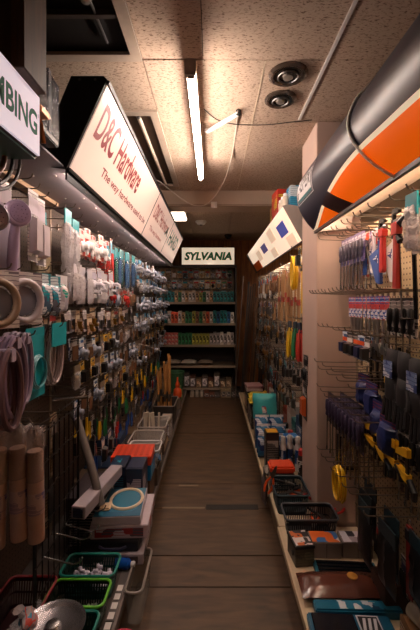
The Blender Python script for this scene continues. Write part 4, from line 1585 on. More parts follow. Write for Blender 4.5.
fill('L', 2.3, 4.9, .60, .25, .125, t2, HL, HG, 1)

# ================================================================ LEFT DECK
DZ = .1455
# baskets
TEALB = mat((14, 70, 66), .4)
basket('teal plastic basket full of white fittings, the farthest of three', (-.575, 1.70, DZ), .25, .145, .115, TEALB, mat((18, 128, 116), .35))
basket('dark basket with bright green rim between two teal baskets', (-.575, 1.535, DZ), .25, .145, .115, mat((20, 40, 24), .4), mat((92, 176, 36), .35))
basket('teal plastic basket nearest the camera on the left deck', (-.575, 1.37, DZ), .25, .145, .115, TEALB, mat((18, 118, 104), .35))
ELB = cached('elbfit', lambda: MB().tube([(-.014, 0, 0), (0, 0, 0), (.004, .004, 0), (.006, .018, 0)], .009, 8).mesh(True))
for k in range(34):
    o = obj('pipe_fitting', ELB, mat((196, 190, 206), .3), None, (-.575 + R.uniform(-.08, .08), 1.70 + R.uniform(-.04, .04), DZ + .03 + .055 * k / 34), (R.uniform(-.5, .5), R.uniform(-.5, .5), R.uniform(0, 6)))
    tag(o, 'small white pipe fitting in the farthest teal basket', 'fitting', 'white fittings in the teal basket')
VAL = cached('valve', lambda: MB().lathe([(.008, 0), (.012, .004), (.012, .012), (.008, .016), (.006, .03)], 10).mesh(True))
for k in range(12):
    o = obj('small_valve', VAL, mat((120, 110, 84), .35, .6) if k % 2 else mat((90, 88, 86), .3, .8), None, (-.575 + R.uniform(-.08, .08), 1.37 + R.uniform(-.04, .04), DZ + .03 + R.uniform(-.01, .015)), (R.uniform(-1, 1), R.uniform(-1, 1), 0))
    tag(o, 'small metal valve lying in the nearest teal basket', 'valve', 'valves in the nearest teal basket')
for k in range(12):
    o = obj('small_nipple', cached('nipple', lambda: MB().tube([(0, 0, 0), (0, 0, .05)], .007, 8).mesh(True)), mat((70, 84, 66), .4), None, (-.66 + k * .015, 1.55 + R.uniform(-.015, .015), DZ + .008), (R.uniform(-.2, .2), R.uniform(-.2, .2), 0))
    tag(o, 'short pipe piece standing in the green-rimmed basket', 'fitting', 'pipe pieces in the green-rimmed basket')
basket('dark basket with dull red rim at lower left under the rolls', (-.80, 1.45, DZ), .21, .34, .12, mat((46, 16, 18), .4), mat((128, 26, 34), .35))
t = thing('printed_bag', 'crumpled clear bag with red and blue print in red-rimmed basket', 'bag', (-.72, 1.36, DZ + .17), (.2, -.5, .4))
obj('film', MB().pillow(.10, .14, .06, 6, 7, .014, 21).mesh(True), mprint((150, 140, 140), (30, 120, 150), (190, 60, 44), 40, 40), t)
obj('knot', MB().tube([(0, 0, 0), (0, 0, .02), (.004, 0, .035)], [.012, .008, .02], 8).mesh(True), FILM2, t)
for k in range(5):
    t = thing('bagged_parts', 'small clear bag of parts lying in the red-rimmed basket', 'bag', (-.82 + R.uniform(-.05, .05), 1.34 + k * .05, DZ + .05), (R.uniform(-.4, .4), -1.2, R.uniform(-1, 1)), 'bags in the red-rimmed basket')
    obj('film', cached('bagp', lambda: MB().pillow(.09, .09, .03, 5, 5, .008, 31).mesh(True)), FILM, t)
    obj('contents', cached('bagq', lambda: MB().pillow(.06, .06, .02, 4, 4, .006, 32, -.015).mesh(True)), mat((110, 96, 88), .5), t)
# round silver dish at the very bottom
t = thing('metal_dish', 'round silver dish sitting on the nearest teal basket', 'dish', (-.595, 1.335, DZ + .1225))
obj('bowl', MB().lathe([(.06, 0), (.08, .004), (.105, .03), (.118, .034), (.112, .03), (.075, .010)], 24).mesh(True), mat((140, 136, 138), .25, .8), t)
obj('strainer', MB().lathe([(.03, .010), (.03, .03), (.024, .04), (.008, .043)], 16).mesh(True), CHROME, t)

# stacked boxes by the aisle
GREY = mat((166, 156, 160), .5, 0, .04)
box_thing('pale flat carton at the bottom of the near left stack', (-.53, 2.02, DZ), .33, .34, .055, mat((176, 160, 164), .55), .03, None, mprint((176, 160, 164), (90, 70, 70), (60, 50, 54), 14, 20))
t = thing('black_tool_tray', 'black tray of tools in the near left box stack', 'tray', (-.54, 2.02, DZ + .0565))
obj('tray', B(-.15, .15, -.15, .15, 0, .055, .004), BLACK, t)
obj('handle', MB().tube([(-.05, -.155, .03), (-.02, -.175, .03), (.06, -.175, .03), (.09, -.155, .03)], .007, 7).mesh(True), mat((40, 40, 60), .3), t)
box_thing('grey printed carton under the blue boxed toilet seat', (-.50, 2.04, DZ + .113), .30, .31, .07, mat((186, 172, 178), .5), .05, None, mprint((186, 172, 178), (80, 70, 80), (150, 40, 40), 18, 30))
t = box_thing('flat blue boxed ring set with white ring picture on top of near left stack', (-.515, 2.03, DZ + .1845), .25, .29, .045, mat((190, 178, 184), .45), .06)
obj('blue_top', B(-.122, .122, -.142, .142, .045, .0465), mprint((36, 96, 124), (46, 116, 142), (30, 80, 110), 4, 4), t)
obj('ring_print', MB().tube([(.025 + .088 * math.cos(a), .02 + .105 * math.sin(a), .049) for a in [k * PI / 14 for k in range(28)]], .009, 6, True).mesh(True), mat((226, 206, 176), .4), t)
obj('buckle_print', B(-.115, -.045, -.095, -.03, .046, .062, .006), mat((222, 196, 160), .4), t)
t = thing('grey_channel', 'long pale grey boxed channel leaning across the near left stack', 'box', (-.565, 1.80, .44), (-.10, 0, -.22))
t.location = (-.632, 1.75, .49)
t.rotation_euler = (-.02, 0, -.13)
obj('body', B(-.045, .025, -.03, .44, -.03, .03, .003), mat((176, 164, 170), .45), t)
obj('end_label', B(-.035, .015, -.032, -.0305, -.022, .022), mprint((60, 70, 100), (200, 196, 200), (30, 30, 40), 50, 50), t)
box_thing('dark carton under the tall grey stack supporting the channel', (-.70, 2.08, DZ), .18, .3, .30, mat((58, 46, 50), .6), 0, None, CARDK)

# orange and blue boxes further on the stack
box_thing('navy and teal carton, left one under the orange box', (-.60, 2.32, DZ), .105, .18, .33, mat((24, 30, 56), .35), 0, mprint((20, 60, 90), (30, 170, 190), (20, 30, 60), 20, 20), mprint((26, 30, 60), (170, 160, 170), (30, 150, 170), 18, 10))
box_thing('navy and teal carton, right one under the orange box', (-.49, 2.32, DZ), .105, .18, .32, mat((24, 30, 56), .35), 0, mprint((20, 60, 90), (30, 170, 190), (20, 30, 60), 20, 20), mprint((180, 168, 176), (30, 30, 60), (60, 54, 70), 18, 10))
box_thing('bright blue carton directly beneath the orange box', (-.555, 2.52, DZ + .15), .27, .20, .105, mat((18, 110, 160), .35), .02, None, mprint((18, 110, 160), (12, 60, 110), (40, 160, 200), 16, 16))
box_thing('plain cardboard carton holding up the bright blue carton', (-.555, 2.52, DZ), .26, .19, .149, mat((92, 66, 46), .7), 0)
t = box_thing('orange-red flat box on top of the bright blue carton', (-.555, 2.52, DZ + .257), .27, .22, .06, mat((214, 66, 26), .4), .04)
for k in range(6):
    obj('lid_rib', B(-.105 + k * .04, -.085 + k * .04, -.085, .085, .06, .0625), mat((196, 54, 22), .4), t)

# clear bins and odd tools along the left deck edge
CLEAR = mplastic((190, 180, 172), .45, .12)
for i, (yy, lab) in enumerate(((2.95, 'clear plastic bin holding a yellow carton, nearest of two'), (3.32, 'clear plastic bin of sticks, farther of two'))):
    basket(lab, (-.545, yy, DZ + .10), .25, .30, .15, CLEAR, mat((190, 180, 172), .3), 0, None, 'clear_bin', True)
    box_thing(('brown carton under the nearer clear bin', 'brown carton under the farther clear bin')[i], (-.545, yy, DZ), .22, .26, .099, mat((84, 62, 46), .7), 0, None, CARDBR)
box_thing('yellow carton inside the nearer clear bin', (-.53, 2.93, DZ + .105), .10, .14, .09, mprint((214, 150, 36), (180, 110, 30), (240, 220, 180), 20, 20), .2)
for k in range(7):
    p = (-.62 + (k % 4) * .04, 3.27 + .05 * (k // 4), DZ + .106)
    o = obj('white_dowel', cached('dowel', lambda: MB().tube([(0, 0, 0), (0, 0, .24)], .010, 8).mesh(True)), mat((206, 192, 172), .5), None, p, (R.uniform(-.12, .12), R.uniform(-.12, .12), 0))
    tag(o, 'white stick standing in the farther clear bin', 'stick', 'white sticks in the clear bin')
basket('white wire basket on the left deck beside the orange box', (-.52, 2.74, DZ + .13), .24, .20, .13, mat((196, 186, 176), .4), WHITEPL, 0, None, 'wire_basket')
box_thing('low brown carton under the white wire basket', (-.52, 2.74, DZ), .22, .18, .129, mat((80, 62, 48), .7))
for k in range(5):
    c = R.choice([WHITEPL, mat((80, 120, 160), .4), mat((206, 196, 186), .4)])
    t = thing('bagged_part', 'small white bag lying in the white wire basket', 'bag', (-.56 + k * .022, 2.70 + (k % 3) * .04, DZ + .22), (R.uniform(-.5, .5), -.8, R.uniform(-1, 1)), 'bags in the white wire basket')
    obj('film', cached('bagw', lambda: MB().pillow(.09, .10, .04, 5, 5, .012, 41).mesh(True)), c, t)
    obj('label_patch', cached('bagwl', lambda: B(.018, .02, -.02, .02, -.06, -.03)), mat((60, 80, 120), .5), t)
box_thing('grey ribbed carton at the aisle edge past the white wire basket', (-.47, 3.62, DZ), .10, .22, .20, mat((150, 136, 120), .5), 0, mat((190, 176, 160), .5), CARDW)
# broom and tool handles standing in a bin
basket('dark bin of wooden handles on the left deck near the far shelf', (-.54, 4.12, DZ), .24, .42, .22, mat((60, 54, 50), .5), mat((140, 128, 116), .4), 0, None, 'handle_bin', True)
WOODH = mwood((206, 150, 84), (170, 112, 56), 2, 8)
for k in range(9):
    H = R.uniform(.55, .8)
    t = thing('tool_handle', 'wooden tool handle standing upright in the dark bin', 'tool', (-.60 + (k % 3) * .055, 3.98 + .12 * (k // 3), DZ + .006), (R.uniform(-.05, .05), R.uniform(-.06, .06), 0), 'wooden handles in the bin')
    obj('handle', cached(('th', k % 3), lambda: MB().tube([(0, 0, 0), (0, 0, .58 + .08 * (k % 3))], .013, 8).mesh(True)), WOODH, t)
    obj('ferrule', cached('thf', lambda: MB().tube([(0, 0, .25), (0, 0, .33)], .0145, 8).mesh(True)), STEEL, t)
t = thing('hand_saw', 'blue-bladed hand saw leaning above the wooden handles', 'saw', W(160, 372, 3.35), (0, .2, .1))
obj('blade', MB().prism_x([(-.05, .3), (.0, .3), (.05, -.12), (-.06, -.12)], -.0015, .0015), mat((60, 110, 160), .3, .4), t)
obj('grip', MB().tube([(0, -.05, -.12), (0, -.06, -.2), (0, .03, -.22), (0, .045, -.12)], .012, 8).mesh(True), BLACK, t)
t.location = (-.58, 3.62, .72)
obj('hang_wire', MB().tube([(0, -.02, .29), (-.15, -.02, .32), (-.365, -.02, .33)], .003, 6), HOOKM, t)
# orange funnel bottle
t = thing('orange_bottle', 'orange plastic cone bottle at the left aisle edge', 'bottle', (-.455, 4.62, DZ + .14))
obj('body', MB().lathe([(.05, 0), (.055, .02), (.05, .09), (.022, .12)], 16).mesh(True), ORG, t)
obj('spout', MB().lathe([(.022, .12), (.030, .14), (.026, .17), (.012, .20), (.009, .25)], 12).mesh(True), ORG, t)
box_thing('short cardboard carton under the orange cone bottle', (-.47, 4.62, DZ), .11, .16, .139, mat((120, 104, 90), .6))
t = thing('green_bin', 'green plastic bin on the floor before the back shelves', 'bin', (-.56, 5.44, DZ))
obj('body', MB().lathe([(.10, 0), (.125, .30), (.12, .30), (.095, .01)], 18).mesh(True), mat((52, 96, 62), .5), t)
obj('rim', MB().tube([(.126 * math.cos(a), .126 * math.sin(a), .30) for a in [k * PI / 9 for k in range(18)]], .006, 6, True), mat((70, 120, 80), .5), t)
for k in range(3):
    tag(obj('bottle', cached('pbottle', lambda: MB().lathe([(.03, 0), (.032, .01), (.032, .12), (.014, .15), (.013, .17), (.016, .172), (.016, .19), (.004, .192)], 12).mesh(True)), mat((120, 140, 90), .4), None, (-.46, 4.84 + k * .10, DZ)), 'small olive bottle at the left deck edge near the green bin', 'bottle', 'olive bottles near the green bin')
for k in range(14):
    yy = 2.44 + k * .215
    c = R.choice([(90, 70, 52), (60, 52, 50), (120, 96, 70), (40, 60, 90), (140, 120, 100)])
    box_thing('stacked carton at the back of the left deck', (-.82, yy, DZ), .2, .2, R.choice([.18, .24, .30]), mat(c, .6), R.uniform(-.05, .05), None, R.choice([CARDK, CARDBR, CARDW]), group='cartons at the back of the left deck')

# floor tubs beside the deck
basket('translucent grey tub standing on the floor by the left deck', (-.368, 1.80, .001), .08, .30, .165, mplastic((150, 140, 130), .5, .2), mat((140, 130, 122), .3), 0, None, 'floor_tub', True)
basket('pink-rimmed tub on the floor at the bottom left of the aisle', (-.368, 1.38, .001), .08, .24, .13, mplastic((90, 40, 50), .7, .2), mat((190, 60, 84), .35), 0, None, 'floor_tub', True)
t = thing('blue_bottle', 'small shiny blue bottle lying beside the teal baskets', 'bottle', (-.46, 1.83, DZ + .026), (0, PI / 2, -.1))
obj('body', MB().lathe([(.022, -.04), (.025, -.03), (.025, .03), (.012, .045)], 14).mesh(True), mat((20, 80, 170), .15), t)
obj('cap', MB().lathe([(.012, .045), (.013, .048), (.012, .065)], 10).mesh(True), WHITE, t)

for k in range(4):
    t = thing('bagged_screws', 'clear bag of screws heaped at the bottom left behind baskets', 'bag', (-.84 + .07 * k, 1.18 + .05 * (k % 2), DZ + .15), (R.uniform(-.3, .3), -.5, R.uniform(-.6, .6)), 'bags of screws at the bottom left')
    obj('film', cached('bagsc', lambda: MB().pillow(.10, .13, .04, 5, 6, .012, 131).mesh(True)), FILM, t)
    obj('contents', cached('bagsd', lambda: MB().pillow(.07, .08, .03, 4, 4, .008, 132, -.04).mesh(True)), R.choice([mat((120, 104, 92), .4, .5), mat((70, 66, 70), .4, .5), mat((90, 110, 130), .5)]), t)

# ================================================================ BACK SHELVING
back_unit = t = thing('back_shelving', 'dark steel shelving unit across the end of the aisle', 'shelving', (-.285, 6.05, 0))
SH = mat((120, 104, 88), .45, .3)
for xx in (-.66, .66):
    obj('side_upright', B(xx - .012, xx + .012, -.2, .25, .001, 2.098), mat((58, 46, 38), .5), t)
obj('back_panel', B(-.65, .65, .235, .25, .08, 1.52), mat((44, 34, 28), .7), t)
obj('pegboard_panel', B(-.65, .65, .22, .235, 1.53, 2.098), mpegboard((190, 168, 138)), t)
for z in (1.495, 1.15, .80, .46, .10):
    s_ = obj('shelf', B(-.648, .648, -.19, .233, z - .022, z, .001), SH, t)
    obj('price_lip', B(-.648, .648, -.20, -.19, z - .03, z + .006), mat((150, 132, 112), .4), s_)
obj('header_rail', B(-.65, .65, -.19, -.14, 2.06, 2.098), mat((58, 46, 38), .5), back_unit)
t = thing('sylvania_sign', 'white backlit sign with green italic capitals above back shelving', 'sign', (-.08, 5.86, 2.10))
obj('casing', B(-.43, .43, -.03, .06, 0, .285, .004), mat((80, 58, 40), .5), t)
f = obj('face_panel', B(-.424, .424, -.037, -.03, .006, .279), mglow((255, 234, 204), SIGN), t)
obj('lettering', fit_text('SYLVANIA', lambda u, v, l: (-.385 + .77 * u, -.0378, .075 + .135 * v), bold=.05, shear=.22), mat((20, 150, 84), .4), f)

BOXC = {'teal': (24, 120, 124), 'green': (34, 104, 62), 'white': (206, 192, 178), 'orange': (214, 84, 48), 'tan': (176, 140, 100), 'blue': (36, 84, 130), 'olive': (150, 146, 56), 'pink': (206, 104, 96), 'grey': (150, 140, 138), 'brown': (120, 80, 50)}
rows = [(1.495, .19, ['teal'] * 5 + ['tan', 'green', 'white', 'tan', 'white', 'white', 'tan', 'olive', 'green', 'white', 'tan'] + ['teal'] * 6),
        (1.15, .21, ['teal', 'blue', 'teal', 'white', 'orange', 'orange', 'white', 'tan', 'green', 'green', 'olive', 'brown', 'green', 'tan', 'orange', 'white', 'teal', 'blue', 'teal', 'teal', 'blue', 'white']),
        (.80, .20, ['pink'] * 6 + ['green'] * 4 + ['olive'] * 5 + ['grey'] * 3 + ['white', 'grey', 'white', 'grey'])]
ORD = ['zero', 'first', 'second', 'third', 'fourth', 'fifth', 'sixth', 'seventh', 'eighth', 'ninth', 'tenth', 'eleventh', 'twelfth', 'thirteenth', 'fourteenth', 'fifteenth', 'sixteenth', 'seventeenth', 'eighteenth', 'nineteenth', 'twentieth']
TENS = {2: 'twenty', 3: 'thirty', 4: 'forty', 5: 'fifty', 6: 'sixty', 7: 'seventy', 8: 'eighty', 9: 'ninety'}


def ordinal(n):
    if n <= 20:
        return ORD[n]
    if n % 10 == 0:
        return TENS[n // 10][:-1] + 'ieth'
    return TENS[n // 10] + '-' + ORD[n % 10]


ROWN = ['upper', 'middle', 'lower']
for ri, (z, h, cols) in enumerate(rows):
    w = 1.26 / len(cols)
    for i, c in enumerate(cols):
        x = -.285 - .63 + w * (i + .5)
        base = BOXC[c]
        stack = 3 if ri == 2 and c == 'pink' else 1
        lab = '%s box on the %s back shelf, %s from the left' % (c, ROWN[ri], ordinal(i + 1))
        hh = h * R.uniform(.86, 1.0)
        if stack == 1:
            box_thing(lab, (x, 5.96, z + .0005), round(w * .92, 4), .16, round(hh, 2), mat(base, .45), 0, None, mprint(base, shade(base, 1.5), shade(base, .5), 34, 26), 'bulb_box', 'box', 'boxes on the back shelves')
        else:
            for k in range(3):
                box_thing(lab + ', ' + ('bottom', 'middle', 'top')[k] + ' one', (x, 5.96, z + .0005 + k * .065), round(w * .9, 4), .14, .064, mat(base, .45), 0, None, mprint((226, 206, 190), base, shade(base, .7), 40, 40), 'bulb_box', 'box', 'boxes on the back shelves')
# cards on the back pegboard
SIDE['B'] = (-PI / 2, 0, 1)
bk = [(CARDW, 'white'), (CARDBR, 'brown'), (CARDT, 'teal'), (CARDK, 'black'), (CARDR, 'red and white'), (CARDY, 'yellow')]
for ri, z in enumerate((2.06, 1.88, 1.70)):
    for i in range(13):
        x = -.285 - .57 + i * .095
        c, cn = R.choice(bk)
        hook('B', 0, 0, .16, back_unit, pos=(x, 6.268, z))
        for q in range(2):
            t = thing('bulb_card', '%s carded bulb on back pegboard, %s row, %s from left, %s' % (cn, ('top', 'middle', 'bottom')[ri], ordinal(i + 1), ('front', 'behind')[q]), 'package', (x, 6.268 - .13 + q * .06, z - .029), (0, 0, -PI / 2 + R.uniform(-.1, .1)), 'carded bulbs on the back pegboard')
            k_card(.078, .125, c, R.choice([WHITE, TEAL, GRN, REDM, CARDBR]), R.choice([WHITEPL, SILVER, TANM, DARKSTEEL]), R.choice(['blister', 'knob', 'rods']))(t)
# low back shelf: bags, rolls, tins
for k, (x, w, c) in enumerate(((-.66, .22, (170, 158, 140)), (-.40, .26, (190, 180, 164)), (-.12, .22, (120, 104, 88)))):
    t = thing('bagged_powder', ('pale paper bag at left', 'pale grey paper bag in the middle', 'brown paper bag at right')[k] + ' lying on the low back shelf', 'bag', (x, 5.99, .15), (0, -PI / 2, 0))
    t.location = (x, 5.98, .46 + .047)
    t.rotation_euler = (0, PI / 2, PI / 2)
    obj('bag', MB().pillow(.24, w, .065, 6, 6, .01, 50 + k, w / 2).mesh(True), mat(c, .6), t)
    obj('print_patch', MB().pillow(.10, w * .5, .07, 4, 4, .0, 60 + k, w / 4).mesh(True), mprint(c, (90, 80, 70), (60, 60, 70)), t)
for k in range(12):
    c = R.choice([(70, 60, 52), (110, 90, 70), (150, 136, 120), (60, 80, 60), (90, 54, 40)])
    x = -.82 + k * .098
    box_thing('dim carton on the bottom back shelf, %s from the left' % ordinal(k + 1), (x, 5.97, .1005), .085, .2, R.choice([.14, .19, .24]), mat(c, .6), 0, None, R.choice([CARDK, CARDBR, CARDW]), group='cartons on the bottom back shelf')
for k in range(3):
    can_thing('pale tin on the floor before the back shelving, %s from the left' % ordinal(k + 1), (-.33 + k * .075, 5.70, .0005), .034, .11, mat((170, 156, 140), .35, .3), mat((140, 128, 116), .4), None, 'tins before the back shelves', 'paint_tin', 'tin')
for k in range(7):
    c = R.choice([(110, 60, 40), (60, 54, 50), (140, 120, 90), (80, 70, 64)])
    box_thing('low dark carton on the floor before the back shelving, %s from the left' % ordinal(k + 1), (-.10 + k * .085, 5.72, .0005), .075, .16, R.choice([.06, .09, .12]), mat(c, .6), R.uniform(-.1, .1), None, CARDK, group='cartons before the back shelves')

# leaning mouldings beside the back shelving
for k in range(13):
    x0 = .41 + k * .032
    H = R.uniform(1.3, 1.95)
    lean = .07 + .03 * (k % 4)/3
    yy = 5.62 + (k % 4) * .13
    c = R.choice([(92, 58, 30), (64, 42, 26), (120, 82, 48), (150, 124, 96), (48, 36, 28)])
    t = thing('wood_moulding', 'wooden moulding strip leaning beside back shelving, %s from the left' % ordinal(k + 1), 'moulding', (x0 + .03, yy, .001), (-.04, lean, 0), 'leaning wooden mouldings')
    obj('strip', MB().prism_z([(-.014, -.006), (.014, -.006), (.014, .002), (.004, .006), (-.010, .006), (-.014, .002)], 0, H), mwood(c, shade(c, .7), 2, 4), t)
    obj('cut_end', MB().prism_z([(-.0135, -.0055), (.0135, -.0055), (.0135, .0015), (-.0135, .0015)], H, H + .0015), TANM, t)
tag(obj('metal_rod', MB().tube([(.335, 5.5, .001), (.47, 5.56, 1.9)], .007, 8).mesh(True), mat((150, 140, 132), .3, .8)), 'slim pale metal rod leaning left of the wooden mouldings', 'rod')

# ================================================================ RIGHT, NEAR PEGBOARD
PURP = mprint((124, 106, 150), (206, 198, 214), (70, 60, 110), 30, 26)


def yr(px, x):
    return x * F / (px - 213.0)


def zr(py, Y):
    return 1.5 + (302.0 - py) / F * Y


for k in range(7):
    y = 2.13 - k * .047
    hook('R', y, 1.875, .14, HRN, HRNG)
    for q in range(2):
        hang('R', k_driver(.27, mat((90, 84, 96), .3, .5), PURP), 'carded_driver', 'slim tool on purple card beside the pillar', 'screwdriver', y, 1.875, .10 - q * .05, 'tools on purple cards', .2)
for i, (px, x, L, z, lab) in enumerate(((383, .73, .22, 1.875, 'small red pipe wrench hanging on near right pegboard'), (397, .70, .30, 1.875, 'large red pipe wrench hanging on near right pegboard'))):
    y = yr(px, x)
    hook('R', y, z + .012, .87 - x + .03, HRN, HRNG)
    hang('R', k_pipe_wrench(L, REDM), 'pipe_wrench', lab, 'wrench', y, z, .87 - x, None, .3)
for i, (px, x, z, c, lab) in enumerate(((377, .76, 1.80, mat((40, 70, 140), .4), 'blue and white triangular square beside small pipe wrench'), (391, .74, 1.80, WHITE, 'white triangular square between the two pipe wrenches'), (372, .80, 1.86, mat((200, 190, 196), .4), 'pale carded square next to purple cards'))):
    y = yr(px, x)
    hook('R', y, z, .87 - x + .02, HRN, HRNG)
    hang('R', k_square(.19, c, mat((226, 218, 214), .35) if i else mat((70, 96, 160), .35)), 'carpenter_square', lab, 'square', y, z, .87 - x, None, .4)
y = yr(410, .70)
hook('R', y, 1.83, .18, HRN, HRNG)
hang('R', k_hacksaw(BLACKGLOSS, BLACK), 'hacksaw', 'black hacksaw hanging at right beside the large pipe wrench', 'saw', y, 1.83, .17, None, .3, tilt=.05)
for i, (px, x, z) in enumerate(((412, .66, 1.87), (418, .68, 1.86))):
    y = yr(px, x)
    hook('R', y, z, .87 - x + .02, HRN, HRNG)
    hang('R', k_sleeve(.06, .17, TEAL, SILVER, 11 + i), 'tube_sleeve', ('clear sleeve with teal header at upper right, left one', 'clear sleeve with teal header at upper right, right one')[i], 'package', y, z, .87 - x, None, .4)
for k, px in enumerate((371, 379, 387)):
    y = yr(px, .84)
    hook('R', y, 1.88, .16, HRN, HRNG)
    hang('R', k_card(.06, .22, (CARDR, CARDW, CARDB)[k], (ORG, REDM, NAVY)[k], BLUE, 'rods'), 'blade_package', ('orange and red', 'white and red', 'blue')[k] + ' tool card behind the pipe wrenches', 'package', y, 1.88, .05, None, .5)
# empty long hooks, upper
for k in range(10):
    y = 2.12 - k * .075
    hook('R', y, 1.865 + (k % 2) * .012, .25, HRN, HRNG)
# second row: dense hooks and blue-tagged wrenches
TAGB = mprint((34, 74, 150), (206, 70, 60), (220, 216, 220), 30, 60)
for k in range(16):
    hook('R', 2.13 - k * .058, 1.545 + R.uniform(-.004, .004), .30, HRN, HRNG)
for k in range(10):
    y = 1.95 - k * .046
    hang('R', k_adj_wrench(.23 + .012 * (k % 3), mat((170, 166, 164), .3, .9), TAGB, mat((190, 60, 60), .4)), 'adjustable_wrench', 'chrome adjustable wrench with blue tag', 'wrench', y, 1.525, .12, 'blue-tagged adjustable wrenches', .5)
for k in range(4):
    y = 1.46 - k * .05
    hang('R', k_driver(.26, BLACK, CARDK), 'carded_driver', 'black carded screwdriver right of blue-tagged wrenches', 'screwdriver', y, 1.525, .14, 'black carded screwdrivers', .5)
# third row
for k in range(9):
    y = 2.10 - k * .085
    hook('R', y, 1.355 + .004 * (k % 3), .26, HRN, HRNG)
c3 = [(CARDB, ORG, NAVY, 'blue and orange'), (CARDK, WHITE, STEEL, 'black and white'), (CARDK, ORG, BLACK, 'black and orange')]
for k in range(5):
    y = 1.93 - k * .07
    a, b_, c, cn = c3[k % 3]
    for q in range(2):
        hang('R', k_card(.065, .10, a, b_, c, 'blister'), 'carded_bit', '%s small card below wrenches, %s from pillar, %s' % (cn, ordinal(k + 1), ('front', 'behind')[q]), 'package', y, 1.35, .16 - q * .06, 'small cards below the wrenches', .6)
for k in range(6):
    y = 1.96 - k * .075
    hang('R', k_adj_wrench(.24, DARKSTEEL), 'dark_spanner', 'dark steel spanner hanging flat on cream pegboard', 'wrench', y, 1.32, .012, 'dark spanners', .4)
GL = mat((26, 24, 26), .6)
for i, (px, x, z, lab) in enumerate(((392, .70, 1.335, 'black work glove with blue label card at right, left one'), (404, .68, 1.34, 'black work glove at right, middle one'), (416, .68, 1.33, 'black work glove at the right edge'))):
    y = yr(px, x)
    hook('R', y, z, .87 - x + .03, HRN, HRNG)
    hang('R', k_glove(GL, mat((34, 32, 34), .6), mprint((120, 140, 180), (214, 214, 220), (40, 60, 120), 60, 40) if i != 1 else None), 'work_glove', lab, 'glove', y, z, .87 - x, None, .5)
# yellow strip hanging near them
y = yr(387, .76)
hook('R', y, 1.36, .14, HRN, HRNG)
hang('R', k_strap(.20, .03, YEL, BLACK), 'yellow_strap', 'short yellow strap beside the black gloves', 'strap', y, 1.36, .11, None, .3)
# fourth row: navy packs with red labels
for k in range(8):
    hook('R', 2.10 - k * .075, 1.15 - .03 * (k % 2), .28, HRN, HRNG)
NVP = mprint((30, 40, 90), (50, 60, 120), (170, 50, 50), 26, 26)
for i, (px, z, x) in enumerate(((364, 1.15, .76), (372, 1.14, .73), (380, 1.08, .72), (388, 1.06, .70))):
    y = yr(px, x)
    t = hang('R', k_bag(.10, .14, NVP, NAVY, 'bolts', 70 + i, mat((34, 46, 96), .35), .06), 'navy_pouch', 'navy pouch with red mark on the right, %s from the pillar' % ordinal(i + 1), 'pouch', y, z, .87 - x, 'navy pouches', .8)
# fifth row: dark carded drivers, yellow clamps
for k in range(10):
    hook('R', 2.12 - k * .07, 1.0 - .012 * (k % 3), .26, HRN, HRNG)
PK = mprint((52, 44, 62), (96, 84, 110), (30, 28, 34), 30, 30)
for k in range(10):
    y = 2.10 - k * .05
    for q in range(2):
        hang('R', k_driver(.31, mat((60, 50, 74), .35), PK), 'carded_driver', 'dark purple carded driver low on the right', 'screwdriver', y, .985, .19 - q * .07, 'dark purple carded drivers', .25)
for i in range(4):
    y = 1.56 - i * .088
    hang('R', k_bar_clamp(.15 + .03 * (i % 2), mat((214, 160, 24), .45), DARKSTEEL), 'bar_clamp', 'yellow bar clamp hanging at right below gloves', 'clamp', y, 1.0, .17, 'yellow bar clamps', .4)
for k in range(8):
    y = 1.56 - k * .05
    hang('R', k_driver(.30, BLACK, CARDK), 'carded_driver', 'black driver hanging flat behind yellow clamps', 'screwdriver', y, .98, .05, 'black drivers behind the clamps', .2)
for k in range(7):
    y = 1.62 - k * .06
    hang('R', k_card(.055, .13, CARDK, (NAVY, BLACK, BRN)[k % 3], DARKSTEEL, 'blister'), 'socket_package', 'dark carded socket low behind the navy pouches', 'package', y, 1.16, .05, 'dark socket cards', .2)
for k in range(8):
    y = 1.98 - k * .085
    hang('R', k_card(.06, .14, CARDK, (BRN, NAVY, REDM, BLACK)[k % 4], DARKSTEEL, 'rods'), 'bit_package', 'dark carded drill bits in the lowest right row', 'package', y, .40, .04, 'dark drill bit cards', .2)
# sixth row: black bags, hooks
for k in range(9):
    hook('R', 2.05 - k * .08, .66 - .01 * (k % 2), .28, HRN, HRNG)
for k in range(6):
    y = 1.76 - k * .082
    hang('R', k_bag(.12, .24, mat((20, 44, 52), .4), None, 'coil', 80 + k, mat((20, 20, 22), .3), .03), 'black_bag', 'flat black bag with dark teal header low at right', 'bag', y, .625, (.10, .16, .20, .12, .18, .10)[k], 'flat black bags', .4)
hang('R', k_strap(.30, .03, mat((150, 40, 30), .45), BLACK), 'red_strap', 'dark red strap hanging low at the right edge', 'strap', 1.43, .64, .09, None, .3)
y = 1.80
hook('R', y, .68, .27, HRN, HRNG)
hang('R', k_rope(.17, .12, mat((226, 176, 20), .4), mat((226, 176, 20), .4), .0055, 7, 5), 'rope_coil', 'coil of yellow cord hanging low right of the baskets', 'rope', y, .68, .24, None, .3)
# small drawer organiser on the pillar
t = thing('parts_organiser', 'black framed organiser with clear drawers low on the pillar', 'organiser', (.805, 2.188, .50))
obj('frame', MB().box(-.055, .055, -.05, 0, 0, .012).box(-.055, .055, -.05, 0, .19, .20).box(-.055, -.047, -.05, 0, 0, .2).box(.047, .055, -.05, 0, 0, .2).box(-.055, .055, -.006, 0, 0, .2), BLACK, t)
for i in range(2):
    for j in range(3):
        d_ = obj('drawer', B(-.043 + i * .045, -.002 + i * .045, -.048, -.01, .018 + j * .058, .068 + j * .058, .003), mat((150, 130, 126), .25), t)
        obj('pull', B(-.03 + i * .045, -.015 + i * .045, -.054, -.048, .035 + j * .058, .041 + j * .058), mat((110, 96, 92), .3), d_)

# ================================================================ RIGHT DECK, NEAR
DR = .1475
